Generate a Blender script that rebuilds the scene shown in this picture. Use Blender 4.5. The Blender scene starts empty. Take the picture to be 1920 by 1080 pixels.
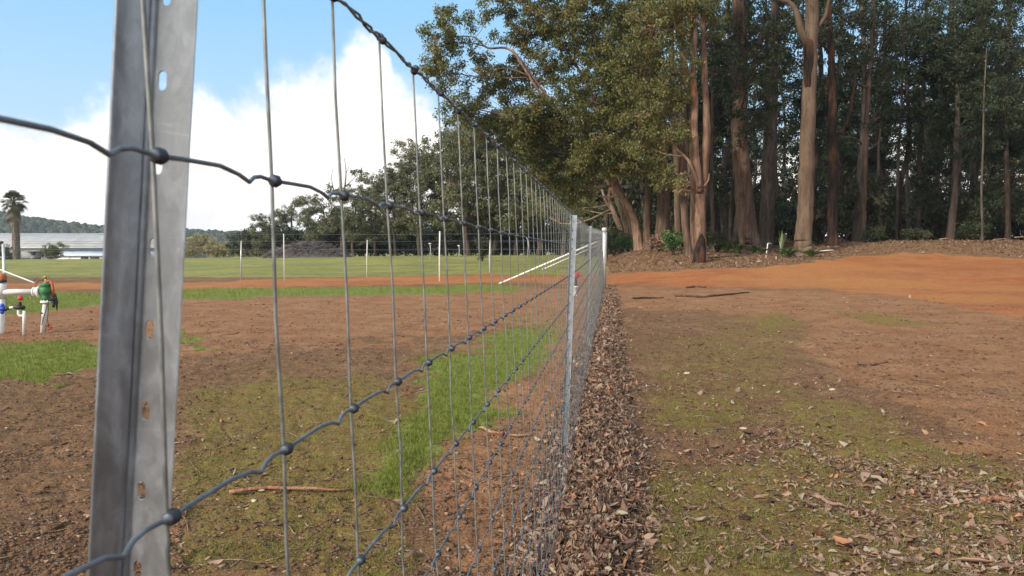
import bpy, bmesh, math, random
import numpy as np
from mathutils import Vector, Matrix, noise
R = math.radians
rng = np.random.default_rng(7)
random.seed(7)
scene = bpy.context.scene
col = scene.collection

# ------------------------------------------------------------------ camera
CAMZ = 1.2
F = 1387.0
PITCH = math.atan(72.0 / F)
cam_d = bpy.data.cameras.new("camera")
cam = bpy.data.objects.new("camera", cam_d)
col.objects.link(cam)
cam.location = (0, 0, CAMZ)
cam.rotation_euler = (math.pi / 2 - PITCH, 0, 0)
cam_d.sensor_width = 36.0
cam_d.lens = 36.0 * F / 1920.0
cam_d.clip_start = 0.02
cam_d.clip_end = 6000
cam_d.dof.use_dof = True
cam_d.dof.focus_distance = 4.5
cam_d.dof.aperture_fstop = 17.0
scene.camera = cam

def ray(px, py):
    """world direction seen at a photo pixel, scaled so that y = 1"""
    u = (px - 960) / F
    v = -(py - 540) / F
    cp, sp = math.cos(PITCH), math.sin(PITCH)
    y = cp + v * sp
    z = -sp + v * cp
    return u / y, z / y
def at(px, py, Y):
    u, w = ray(px, py)
    return Vector((u * Y, Y, CAMZ + w * Y))
def xat(px, Y):
    return (px - 960) / F * Y

# ------------------------------------------------------------------ numpy noise
def _hash(ix, iy, s):
    h = (ix.astype(np.int64) * 374761393 + iy.astype(np.int64) * 668265263 + s * 1442695041) & 0xFFFFFFFF
    h = ((h ^ (h >> 13)) * 1274126177) & 0xFFFFFFFF
    return ((h ^ (h >> 16)) & 0xFFFFFF) / float(0xFFFFFF)
def vnoise(x, y, s=0):
    ix, iy = np.floor(x), np.floor(y)
    fx, fy = x - ix, y - iy
    fx, fy = fx * fx * (3 - 2 * fx), fy * fy * (3 - 2 * fy)
    a, b = _hash(ix, iy, s), _hash(ix + 1, iy, s)
    c, d = _hash(ix, iy + 1, s), _hash(ix + 1, iy + 1, s)
    return (a * (1 - fx) + b * fx) * (1 - fy) + (c * (1 - fx) + d * fx) * fy
def fbm(x, y, o=4, s=0):
    v, a, t = 0, 1.0, 0
    for i in range(o):
        v = v + a * vnoise(x, y, s + i * 17); t += a
        a *= .55; x = x * 2.03 + 11.3; y = y * 2.03 + 5.1
    return v / t - .5
def ss(a, b, x):
    t = np.clip((x - a) / (b - a), 0, 1)
    return t * t * (3 - 2 * t)

FSL = 186.0 / F            # the fence runs along x = FSL*y - 0.2625
def fence_x(y): return FSL * y - .2625

def H0(x, y):
    s = x - FSL * y
    h = 1.15 * ss(20, 42, y) * ss(-2, 1, (s - 0) / (5 - 3 * ss(28, 42, y)) * 3 - 2 + 0)
    h = 1.15 * ss(20, 42, y) * ss(-1.5, 5 - 3 * ss(28, 42, y), s)
    h = h + .55 * ss(33, 38, y) * ss(13, 22, x)
    left = 1 - ss(-3, 3, s)
    h = h + left * np.interp(x / np.maximum(y, 1), [-.69, -.44, -.19, 0], [.12, .33, .52, .62]) * ss(30, 62, y)
    h = h - ss(75, 150, y) * (1.9 * left)
    h = h + ss(45, 120, y) * 1.5 * (1 - left)
    h = h + .07 * fbm(x * .35, y * .35, 3, 3) * ss(2.5, 8, y)
    # litter ridge along the fence, and the lip of the clearing
    h = h + .03 * np.exp(-((s + .02) / .22) ** 2) * ss(30, 20, y)
    # low humps left of the fence
    h = h + .06 * np.exp(-(((y - 8.6) / .8) ** 2)) * ss(-2.2, -4.0, x) * ss(-9, -5, x)
    return h
def H(x, y):
    x = np.asarray(x, float); y = np.asarray(y, float)
    d = np.maximum(np.abs(y), 2)
    fine = .055 * fbm(x * 2.3, y * 2.3, 4, 9) + .048 * fbm(x * 14, y * 14, 4, 5) * ss(18, 6, d)
    return H0(x, y) + fine
def Hs(x, y): return float(H(np.array([x]), np.array([y]))[0])

# ------------------------------------------------------------------ object helpers
def tag(o, label=None, cat=None, group=None, kind=None):
    if label: o["label"] = label
    if cat: o["category"] = cat
    if group: o["group"] = group
    if kind: o["kind"] = kind
    return o
def empty(name, loc=(0, 0, 0), rz=0, label=None, cat=None, group=None):
    o = bpy.data.objects.new(name, None)
    col.objects.link(o); o.location = loc; o.rotation_euler = (0, 0, rz)
    o.empty_display_size = .1
    return tag(o, label, cat, group)
def link(name, me, mat, parent=None, smooth=True):
    if mat is not None:
        for m in (mat if isinstance(mat, (list, tuple)) else [mat]): me.materials.append(m)
    o = bpy.data.objects.new(name, me); col.objects.link(o)
    if parent: o.parent = parent
    if smooth and len(me.polygons):
        me.polygons.foreach_set("use_smooth", np.ones(len(me.polygons), bool))
    return o
def mesh_np(name, V, Fs, mat, parent=None, smooth=True, attrs=None, matidx=None):
    V = np.asarray(V, np.float32).reshape(-1, 3); Fs = np.asarray(Fs, np.int32)
    k = Fs.shape[1]
    me = bpy.data.meshes.new(name)
    me.vertices.add(len(V)); me.vertices.foreach_set("co", V.ravel())
    me.loops.add(len(Fs) * k); me.loops.foreach_set("vertex_index", Fs.ravel())
    me.polygons.add(len(Fs)); me.polygons.foreach_set("loop_start", np.arange(0, len(Fs) * k, k, dtype=np.int32))
    me.update(calc_edges=True)
    if attrs:
        for an, av in attrs.items():
            a = me.attributes.new(an, 'FLOAT', 'POINT'); a.data.foreach_set("value", np.asarray(av, np.float32))
    if matidx is not None: me.polygons.foreach_set("material_index", np.asarray(matidx, np.int32))
    return link(name, me, mat, parent, smooth)

class MB:
    """collects tubes, boxes and lathes, all quads, into one mesh"""
    def __init__(s): s.V = []; s.F = []; s.n = 0; s.A = []
    def add(s, V, Fq, a=0.0):
        V = np.asarray(V, float); s.V.append(V); s.F.append(np.asarray(Fq, int) + s.n); s.n += len(V)
        s.A.append(np.full(len(V), a))
    def tube(s, P, rad, n=8, cap=True, rough=0.0, seed=0, a=0.0, flat=1.0):
        P = np.asarray(P, float); m = len(P)
        rad = np.full(m, float(rad)) if np.isscalar(rad) else np.asarray(rad, float)
        T = np.gradient(P, axis=0); T /= np.linalg.norm(T, axis=1)[:, None] + 1e-12
        ref = np.array([0, 0, 1.0]) if abs(T[0][2]) < .9 else np.array([1.0, 0, 0])
        N = np.zeros_like(P); b = np.cross(T[0], ref); N[0] = b / np.linalg.norm(b)
        for i in range(1, m):
            v = N[i - 1] - T[i] * np.dot(N[i - 1], T[i]); N[i] = v / (np.linalg.norm(v) + 1e-12)
        B = np.cross(T, N)
        an = np.linspace(0, 2 * math.pi, n, endpoint=False)
        rr = rad[:, None] * np.ones((1, n))
        if rough:
            ii = np.arange(m)[:, None] * .37 + seed; jj = np.cos(an)[None] * 1.7
            rr = rr * (1 + rough * 2 * (fbm(ii + 0 * jj, jj + np.sin(an)[None] * 1.7 + 9 + 0 * ii, 3, 31)))
        V = P[:, None] + (N[:, None] * np.cos(an)[None, :, None] + B[:, None] * np.sin(an)[None, :, None] * flat) * rr[:, :, None]
        V = V.reshape(-1, 3)
        i = np.arange(m - 1)[:, None] * n; j = np.arange(n)[None]; j2 = (j + 1) % n
        Fq = np.stack([i + j, i + j2, i + n + j2, i + n + j], -1).reshape(-1, 4)
        if cap:
            V = np.vstack([V, P[0], P[-1]]); c0, c1 = m * n, m * n + 1
            ex = []
            for q in range(0, n, 2):
                ex.append([c0, (q + 2) % n, (q + 1) % n, q]); e = (m - 1) * n
                ex.append([c1, e + q, e + (q + 1) % n, e + (q + 2) % n])
            Fq = np.vstack([Fq, ex])
        s.add(V, Fq, a)
    def box(s, c, size, rot=None, a=0.0):
        x, y, z = [v / 2 for v in size]
        V = np.array([[-x, -y, -z], [x, -y, -z], [x, y, -z], [-x, y, -z], [-x, -y, z], [x, -y, z], [x, y, z], [-x, y, z]])
        if rot is not None: V = V @ np.array(rot).T
        s.add(V + np.array(c), [[0, 3, 2, 1], [4, 5, 6, 7], [0, 1, 5, 4], [1, 2, 6, 5], [2, 3, 7, 6], [3, 0, 4, 7]], a)
    def lathe(s, prof, c=(0, 0, 0), axis='z', n=20, a=0.0):
        P = np.array([[0, 0, z] for r, z in prof], float)
        an = np.linspace(0, 2 * math.pi, n, endpoint=False)
        V = np.array([[[r * math.cos(t), r * math.sin(t), z] for t in an] for r, z in prof]).reshape(-1, 3)
        m = len(prof); i = np.arange(m - 1)[:, None] * n; j = np.arange(n)[None]; j2 = (j + 1) % n
        Fq = np.stack([i + j, i + j2, i + n + j2, i + n + j], -1).reshape(-1, 4)
        if axis == 'x': V = V[:, [2, 0, 1]]
        if axis == 'y': V = V[:, [1, 2, 0]]
        s.add(V + np.array(c), Fq, a)
    def ball(s, c, r, n=8, m=6, sq=(1, 1, 1), a=0.0):
        an = np.linspace(0, 2 * math.pi, n, endpoint=False); ph = np.linspace(0, math.pi, m)
        V = np.array([[[math.sin(p) * math.cos(t) * sq[0], math.sin(p) * math.sin(t) * sq[1], math.cos(p) * sq[2]] for t in an] for p in ph]).reshape(-1, 3) * r
        i = np.arange(m - 1)[:, None] * n; j = np.arange(n)[None]; j2 = (j + 1) % n
        Fq = np.stack([i + j, i + n + j, i + n + j2, i + j2], -1).reshape(-1, 4)
        s.add(V + np.array(c), Fq, a)
    def build(s, name, mat, parent=None, smooth=True, attr=None):
        V = np.vstack(s.V); Fq = np.vstack(s.F)
        return mesh_np(name, V, Fq, mat, parent, smooth, {attr: np.concatenate(s.A)} if attr else None)

# ------------------------------------------------------------------ materials
class NT:
    def __init__(s, nt): s.t = nt; s.n = nt.nodes; s.l = nt.links
    def new(s, t, **kw):
        n = s.n.new(t)
        for k, v in kw.items(): setattr(n, k, v)
        return n
    def put(s, sock, v):
        if isinstance(v, bpy.types.NodeSocket): s.l.new(v, sock)
        elif v is not None: sock.default_value = v
    def math(s, op, a, b=None, c=None, clamp=False):
        n = s.new('ShaderNodeMath', operation=op, use_clamp=clamp)
        s.put(n.inputs[0], a)
        if b is not None: s.put(n.inputs[1], b)
        if c is not None: s.put(n.inputs[2], c)
        return n.outputs[0]
    def mix(s, f, a, b, mode='MIX'):
        n = s.new('ShaderNodeMix', data_type='RGBA', blend_type=mode, clamp_factor=True)
        s.put(n.inputs[0], f); s.put(n.inputs[6], rgba(a)); s.put(n.inputs[7], rgba(b))
        return n.outputs[2]
    def noise(s, vec, scale, detail=4, rough=.55, dist=0.0, out=0):
        n = s.new('ShaderNodeTexNoise'); s.put(n.inputs['Vector'], vec)
        n.inputs['Scale'].default_value = scale; n.inputs['Detail'].default_value = detail
        n.inputs['Roughness'].default_value = rough; n.inputs['Distortion'].default_value = dist
        return n.outputs[out]
    def ramp(s, f, lo, hi, a=0.0, b=1.0, smooth=True):
        n = s.new('ShaderNodeMapRange', interpolation_type='SMOOTHSTEP' if smooth else 'LINEAR')
        s.put(n.inputs[0], f); s.put(n.inputs[1], lo); s.put(n.inputs[2], hi); s.put(n.inputs[3], a); s.put(n.inputs[4], b)
        return n.outputs[0]
    def attr(s, name):
        n = s.new('ShaderNodeAttribute', attribute_name=name); return n.outputs['Fac']
    def scale(s, vec, sc):
        n = s.new('ShaderNodeVectorMath', operation='MULTIPLY'); s.put(n.inputs[0], vec); n.inputs[1].default_value = sc
        return n.outputs[0]
def rgba(c):
    if isinstance(c, (tuple, list)) and len(c) == 3: return (*c, 1.0)
    return c
def material(name):
    m = bpy.data.materials.new(name); m.use_nodes = True
    N = NT(m.node_tree); b = m.node_tree.nodes['Principled BSDF']
    return m, N, b
def simple(name, c, rough=.5, metal=0.0, var=.18, nscale=20, bump=0.0, spec=.5, dirt=None):
    m, N, b = material(name)
    g = N.new('ShaderNodeTexCoord').outputs['Object']
    f = N.noise(g, nscale, 5)
    k = tuple(v * (1 - var) for v in c); k2 = tuple(min(1, v * (1 + var)) for v in c)
    cc = N.mix(N.ramp(f, .3, .7), k, k2)
    if dirt:
        cc = N.mix(N.ramp(N.noise(g, nscale * .35, 6, .7), .52, .72, 0, .7), cc, dirt)
    N.put(b.inputs['Base Color'], cc)
    N.put(b.inputs['Roughness'], N.ramp(f, .3, .7, max(0, rough - .08), min(1, rough + .08)))
    b.inputs['Metallic'].default_value = metal
    b.inputs['Specular IOR Level'].default_value = spec
    if bump:
        bn = N.new('ShaderNodeBump'); bn.inputs['Strength'].default_value = 1; bn.inputs['Distance'].default_value = bump
        N.put(bn.inputs['Height'], f); N.put(b.inputs['Normal'], bn.outputs[0])
    return m

def leaf_mat(name, cols, transl=.25, rough=.5):
    """cols: list of (position, colour) over the per-leaf value v"""
    m, N, b = material(name)
    r = N.new('ShaderNodeValToRGB'); cr = r.color_ramp
    while len(cr.elements) < len(cols): cr.elements.new(.5)
    for e, (p, c) in zip(cr.elements, cols): e.position = p; e.color = (*c, 1)
    N.put(r.inputs[0], N.attr('v'))
    N.put(b.inputs['Base Color'], r.outputs[0])
    b.inputs['Roughness'].default_value = rough
    b.inputs['Specular IOR Level'].default_value = .35
    if transl:
        tr = N.new('ShaderNodeBsdfTranslucent'); N.put(tr.inputs[0], N.mix(.5, r.outputs[0], (.10, .13, .02)))
        ms = N.new('ShaderNodeMixShader'); ms.inputs[0].default_value = transl
        N.l.new(b.outputs[0], ms.inputs[1]); N.l.new(tr.outputs[0], ms.inputs[2])
        N.l.new(ms.outputs[0], N.n['Material Output'].inputs[0])
    return m

def bark_mat(name, base, dark, light, orange=None, rough=.85, zstretch=.12, scale=3.0):
    m, N, b = material(name)
    g = N.new('ShaderNodeTexCoord').outputs['Object']
    st = N.scale(g, (1, 1, zstretch))
    f1 = N.noise(st, scale * 3, 6, .62, .4)
    f2 = N.noise(N.scale(g, (1, 1, .35)), scale * .45, 4, .6)
    c = N.mix(N.ramp(f1, .35, .66), dark, base)
    c = N.mix(N.ramp(f2, .48, .66, 0, .75), c, light)
    if orange: c = N.mix(N.ramp(N.noise(N.scale(g, (1, 1, .2)), scale * .6, 3), .58, .66, 0, .8), c, orange)
    N.put(b.inputs['Base Color'], c); b.inputs['Roughness'].default_value = rough
    b.inputs['Specular IOR Level'].default_value = .2
    bn = N.new('ShaderNodeBump'); bn.inputs['Strength'].default_value = .8; bn.inputs['Distance'].default_value = .03
    pt = N.noise(N.scale(g, (1, 1, .3)), scale * 1.1, 5, .7, 1.2)
    c = N.mix(N.ramp(pt, .56, .60, 0, .55), c, tuple(v * .45 for v in base)); c = N.mix(N.ramp(pt, .38, .42, .4, 0), c, light)
    N.put(b.inputs['Base Color'], c)
    N.put(bn.inputs['Height'], N.math('MULTIPLY_ADD', pt, .6, f1)); N.put(b.inputs['Normal'], bn.outputs[0])
    return m

def galv(name, c=(.64, .65, .64), rough=.38, metal=.5):
    m, N, b = material(name)
    g = N.new('ShaderNodeTexCoord').outputs['Object']
    blot = N.noise(N.scale(g, (1, 1, .5)), 38, 5, .6, .8)
    streak = N.noise(N.scale(g, (1, 1, 9)), 16, 5, .65, .6)
    run = N.noise(N.scale(g, (1, 1, .06)), 90, 3, .5)
    cc = N.mix(N.ramp(blot, .35, .68), tuple(v * .72 for v in c), tuple(min(1, v * 1.16) for v in c))
    cc = N.mix(N.ramp(streak, .60, .72, 0, .35), cc, tuple(min(1, v * 1.5) for v in c))
    cc = N.mix(N.ramp(run, .58, .78, 0, .18), cc, tuple(v * .65 for v in c))
    cc = N.mix(N.ramp(N.noise(g, 9, 6, .7), .64, .74, 0, .3), cc, (.30, .27, .20))
    vo = N.new('ShaderNodeTexVoronoi'); N.put(vo.inputs['Vector'], N.scale(g, (1, 1, .8))); vo.inputs['Scale'].default_value = 150
    sp = N.new('ShaderNodeSeparateColor'); N.put(sp.inputs[0], vo.outputs['Color'])
    cc = N.mix(N.ramp(sp.outputs[0], 0, 1, 0, .30), cc, tuple(v * .55 for v in c))
    sc_ = N.noise(N.scale(g, (1, 1, 14)), 45, 4, .7, 1.5)
    cc = N.mix(N.ramp(sc_, .66, .72, 0, .4), cc, tuple(min(1, v * 1.5) for v in c))
    N.put(b.inputs['Base Color'], cc)
    N.put(b.inputs['Roughness'], N.ramp(blot, .3, .7, rough - .08, rough + .14))
    b.inputs['Metallic'].default_value = metal
    bn = N.new('ShaderNodeBump'); bn.inputs['Strength'].default_value = .6; bn.inputs['Distance'].default_value = .0006
    N.put(bn.inputs['Height'], blot); N.put(b.inputs['Normal'], bn.outputs[0])
    return m

M = {}
M['galv'] = galv('galvanised_steel')
M['galvshade'] = galv('zinc_painted_shade', (.31, .34, .38), .38, .75)  # darker zinc copy: shade and forest reflection put into the left flange's colour
def wire_mat():
    m, N, b = material('galvanised_wire')
    g = N.new('ShaderNodeTexCoord').outputs['Object']
    f = N.noise(g, 60, 5)
    c = N.mix(N.ramp(f, .3, .7), (.12, .135, .155), (.20, .22, .25))
    N.put(b.inputs['Base Color'], N.mix(N.attr('knot'), c, (.07, .08, .10)))
    b.inputs['Metallic'].default_value = .5; b.inputs['Roughness'].default_value = .5
    return m
M['wire'] = wire_mat()
M['stay'] = simple('galvanised_stay_wire', (.19, .20, .195), .5, .45, .3, 60)
M['knot'] = simple('knot_wire', (.22, .24, .27), .45, .8, .25, 90)
M['white_paint'] = simple('white_pipe_paint', (.78, .78, .76), .45, 0, .06, 12, dirt=(.42, .36, .28))
M['pvc'] = simple('white_plastic_pipe', (.70, .70, .68), .6, 0, .08, 9, dirt=(.36, .26, .18))
M['pvcgrey'] = simple('grey_plastic_pipe', (.60, .61, .62), .4, 0, .06, 9, dirt=(.38, .32, .26))
M['red'] = simple('red_plastic', (.48, .035, .04), .6, 0, .2, 30, dirt=(.30, .12, .09))
M['orange'] = simple('orange_valve', (.42, .11, .04), .5, .2, .3, 40)
M['blue'] = simple('blue_plastic', (.02, .07, .42), .55, 0, .1, 30)
M['green'] = simple('green_valve_body', (.02, .16, .055), .6, 0, .3, 30, dirt=(.14, .10, .06))
M['black'] = simple('black_plastic', (.02, .02, .022), .5, 0, .3, 30)
M['brass'] = simple('brass_fitting', (.45, .30, .14), .45, .7, .2, 30)
M['concrete'] = simple('pale_block', (.55, .53, .50), .8, 0, .1, 3)
M['roof'] = simple('weathered_roof_sheet', (.42, .41, .40), .6, .1, .12, .6)
M['shedwall'] = simple('shed_wall_sheet', (.50, .53, .58), .6, 0, .1, .8)
M['whitewall'] = simple('white_wall_sheet', (.68, .69, .70), .6, 0, .08, .8)
M['bluewall'] = simple('blue_grey_wall_sheet', (.36, .42, .56), .6, 0, .08, .8)
M['dark'] = simple('dark_gate_and_bay_shade', (.03, .03, .035), .8, 0, .3, 2)  # paints the shade inside shed openings; the yard gate's own dark colour too
M['bark_pale'] = bark_mat('smooth_pale_bark', (.145, .102, .072), (.085, .057, .040), (.19, .14, .10), None, .8, .15, 1.6)
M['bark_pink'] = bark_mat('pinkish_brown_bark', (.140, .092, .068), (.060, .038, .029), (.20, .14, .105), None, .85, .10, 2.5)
M['bark_light'] = bark_mat('sunlit_pink_bark', (.27, .175, .125), (.12, .075, .055), (.38, .28, .21), None, .85, .10, 2.5)  # paler copy of the pinkish bark, sunlight put into its colour
M['bark_orange'] = bark_mat('orange_streaked_bark', (.20, .12, .082), (.085, .05, .036), (.28, .20, .145), (.40, .15, .045), .8, .1, 2.2)
M['bark_dark'] = bark_mat('rough_dark_bark', (.055, .04, .03), (.02, .015, .012), (.09, .065, .05), None, .95, .12, 4)
M['bark_char'] = bark_mat('charred_bark', (.035, .024, .02), (.008, .007, .006), (.12, .055, .032), None, .95, .15, 3)
M['bark_grey'] = bark_mat('grey_bark', (.105, .083, .068), (.05, .04, .033), (.16, .135, .115), None, .9, .15, 2.5)
M['leaf_olive'] = leaf_mat('olive_gum_leaves', [(0, (.050, .060, .022)), (.35, (.115, .125, .040)), (.62, (.18, .175, .062)), (.82, (.21, .15, .075)), (1, (.30, .22, .13))], .3)
M['leaf_grey'] = leaf_mat('grey_green_gum_leaves', [(0, (.065, .078, .042)), (.4, (.13, .14, .075)), (.75, (.20, .19, .105)), (1, (.26, .21, .14))], .25)
M['leaf_forest'] = leaf_mat('deep_green_forest_leaves', [(0, (.014, .026, .013)), (.5, (.032, .048, .020)), (.85, (.055, .066, .028)), (1, (.09, .075, .035))], .15)
M['leaf_under'] = leaf_mat('dull_understorey_leaves', [(0, (.022, .030, .016)), (.6, (.05, .06, .028)), (1, (.10, .085, .05))], .15)
M['leaf_bright'] = leaf_mat('bright_green_shrub_leaves', [(0, (.03, .085, .03)), (.6, (.07, .16, .04)), (1, (.14, .2, .06))], .25)
M['leaf_yellow'] = leaf_mat('yellowish_shrub_leaves', [(0, (.16, .14, .07)), (.5, (.30, .26, .12)), (1, (.42, .36, .22))], .2)
M['palm'] = leaf_mat('palm_frond', [(0, (.05, .055, .03)), (1, (.13, .13, .07))], .15)
M['palmdead'] = leaf_mat('dead_palm_frond', [(0, (.09, .07, .05)), (1, (.22, .17, .12))], .1)
M['agave'] = leaf_mat('strappy_green_leaf', [(0, (.05, .11, .035)), (.6, (.10, .17, .06)), (1, (.30, .36, .22))], .2, .4)
M['grass'] = leaf_mat('grass_blades', [(0, (.095, .125, .016)), (.3, (.18, .235, .03)), (.55, (.24, .235, .05)), (.70, (.17, .135, .05)), (.88, (.25, .175, .09)), (1, (.36, .28, .17))], .3, .55)
M['litter'] = leaf_mat('dead_leaves', [(0, (.045, .024, .017)), (.25, (.125, .068, .048)), (.5, (.235, .142, .098)), (.7, (.32, .225, .165)), (.88, (.40, .18, .09)), (.93, (.33, .26, .19)), (1, (.35, .29, .21))], .12, .6)
M['clod'] = leaf_mat('soil_clods', [(0, (.06, .035, .024)), (.5, (.13, .073, .046)), (.85, (.20, .11, .065)), (1, (.34, .23, .16))], 0, .95)
M['stick'] = bark_mat('dead_stick', (.30, .19, .125), (.14, .08, .05), (.42, .30, .22), None, .9, .3, 14)
M['stickdark'] = bark_mat('dark_dead_stick', (.10, .065, .05), (.045, .03, .025), (.17, .12, .09), None, .9, .3, 14)
M['barkstrip'] = bark_mat('shed_bark_strip', (.36, .18, .10), (.20, .09, .05), (.45, .28, .18), None, .85, .3, 10)
# ------------------------------------------------------------------ ground zones (drawn as outlines on the ground)
def inpoly(px, py, poly):
    """soft signed distance (pixels) to a polygon, positive inside"""
    P = np.array(poly, float); n = len(P)
    d = np.full(px.shape, 1e9); ins = np.zeros(px.shape, bool)
    for i in range(n):
        a, b = P[i], P[(i + 1) % n]; ab = b - a
        t = np.clip(((px - a[0]) * ab[0] + (py - a[1]) * ab[1]) / (ab @ ab + 1e-9), 0, 1)
        dx, dy = px - a[0] - t * ab[0], (py - a[1] - t * ab[1]) * 2.2
        d = np.minimum(d, np.hypot(dx, dy))
        c = ((a[1] > py) != (b[1] > py)) & (px < (b[0] - a[0]) * (py - a[1]) / (b[1] - a[1] + 1e-12) + a[0])
        ins ^= c
    return np.where(ins, d, -d)
def soft(px, py, poly, w): return ss(-w, w, inpoly(px, py, poly))
def zones(x, y):
    x = np.asarray(x, float); y = np.asarray(y, float)
    yy = np.maximum(y, 1.6); h = H0(x, y)
    px = 960 + F * x / yy; py = 468 + F * (CAMZ - h) / yy
    wob = fbm(x * 1.1, y * 1.1, 4, 40); wob2 = fbm(x * 4.3, y * 4.3, 3, 60)
    k = 60
    qx = px + wob * k * 2.2 + wob2 * 30; qy = py + wob * np.clip((py - 490) * .35, 2, 70) + wob2 * np.clip((py - 500) * .1, 1, 20)
    s = x - FSL * y + .2625
    Z = {}
    right = ss(-.1, .1, s)
    lush = soft(qx, qy, [(1045, 596), (960, 606), (890, 655), (790, 700), (730, 790), (700, 930), (790, 960), (880, 820), (960, 750), (1015, 700), (1052, 650)], 95) * ss(-.1, -.55, s)
    band = soft(qx, py + wob * 8, [(-900, 550), (150, 548), (345, 542), (600, 540), (930, 533), (985, 537), (960, 547), (760, 552), (560, 556), (340, 562), (200, 572), (60, 590), (-900, 620)], 6)
    patch = soft(qx, qy, [(-500, 640), (60, 640), (180, 640), (180, 690), (60, 712), (-500, 725)], 10) + .8 * soft(qx, qy, [(330, 625), (375, 628), (385, 640), (330, 648)], 8)
    Z['grass'] = np.clip(lush + band + patch, 0, 1)
    moss = soft(qx, qy, [(330, 730), (500, 690), (700, 690), (760, 740), (780, 900), (740, 1100), (330, 1100)], 60) * .85 * ss(-.1, -.5, s)
    moss = moss + .35 * soft(qx, qy, [(-200, 620), (190, 600), (190, 800), (-200, 820)], 30)
    moss = moss + soft(qx, qy, [(1190, 880), (1330, 900), (1500, 860), (1620, 960), (1560, 1200), (1190, 1200), (1220, 980)], 50) * .8 * right
    moss = moss + soft(qx, qy, [(1200, 660), (1380, 600), (1520, 610), (1500, 720), (1380, 800), (1210, 830)], 40) * .6 * right
    moss = moss + soft(qx, qy, [(1260, 775), (1400, 760), (1460, 800), (1400, 840), (1270, 830)], 20) * .6 * right
    moss = moss + soft(qx, qy, [(1480, 740), (1640, 760), (1760, 830), (1990, 900), (1990, 1200), (1500, 1200), (1440, 900)], 50) * .75 * right
    moss = moss + soft(qx, qy, [(1570, 590), (1650, 592), (1800, 598), (1790, 612), (1640, 612)], 10) * .8 + soft(qx, qy, [(1400, 590), (1480, 586), (1500, 606), (1410, 612)], 10) * .7
    Z['moss'] = np.clip(moss, 0, 1)
    road = soft(px + wob * 30, py + wob * 7, [(-900, 537), (340, 530), (560, 522), (900, 514), (1136, 515), (1300, 507), (1420, 501), (1520, 492), (1600, 481), (1700, 474), (1920, 486), (3000, 490),
               (3000, 800), (2200, 660), (1920, 598), (1700, 556), (1540, 542), (1135, 534), (900, 530), (600, 537), (340, 543), (-900, 552)], 4 + 22 * ss(1350, 1900, px) * ss(520, 560, py))
    Z['road'] = road
    red = soft(qx, qy, [(-900, 590), (300, 560), (560, 556), (1125, 537), (1540, 545), (1760, 590), (1600, 600), (1380, 590), (1160, 580), (1100, 700), (1060, 900), (1010, 1100), (830, 1100), (830, 900), (900, 740), (1000, 600), (760, 640), (400, 660), (-900, 660)], 18)
    red = np.maximum(red, soft(qx, qy, [(1480, 540), (1700, 552), (1920, 590), (2600, 700), (3000, 800), (2400, 900), (1900, 850), (1700, 760), (1560, 700), (1500, 640)], 30) * .85)
    red = np.maximum(red, soft(qx, qy, [(1730, 822), (1930, 830), (2100, 850), (2000, 880), (1780, 850)], 12))
    Z['red'] = np.clip(red, 0, 1)
    Z['paddock'] = ss(31, 33.5, y + wob * 3) * ss(2.0, -1.5, s) * (1 - road)
    dry = soft(px + wob * 30, py + wob * 4, [(1140, 512), (1300, 506), (1420, 500), (1520, 492), (1600, 480), (1700, 472), (1920, 483), (3500, 480), (3500, 300), (1100, 300)], 4)
    Z['dry'] = dry * right
    lit = ss(-.20, -.02, s) * ss(.52 + .25 * wob, .36 + .25 * wob, s) * ss(24, 16, y)
    # between the wires leaves also pile up against the mesh on the far side
    Z['litter'] = np.clip(lit, 0, 1)
    lf = soft(qx, qy, [(1380, 860), (1500, 820), (1640, 900), (1800, 880), (1990, 900), (2300, 1100), (1990, 1400), (1500, 1300), (1540, 1000)], 60) * right
    lf = lf + .35 * soft(qx, qy, [(1180, 600), (1330, 620), (1420, 800), (1600, 900), (1250, 900), (1170, 760)], 40) * right
    Z['leafy'] = np.clip(lf, 0, 1) * (.35 + .65 * ss(-.12, .1, fbm(x * 2.3, y * 2.3, 3, 77)))
    return Z

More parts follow.
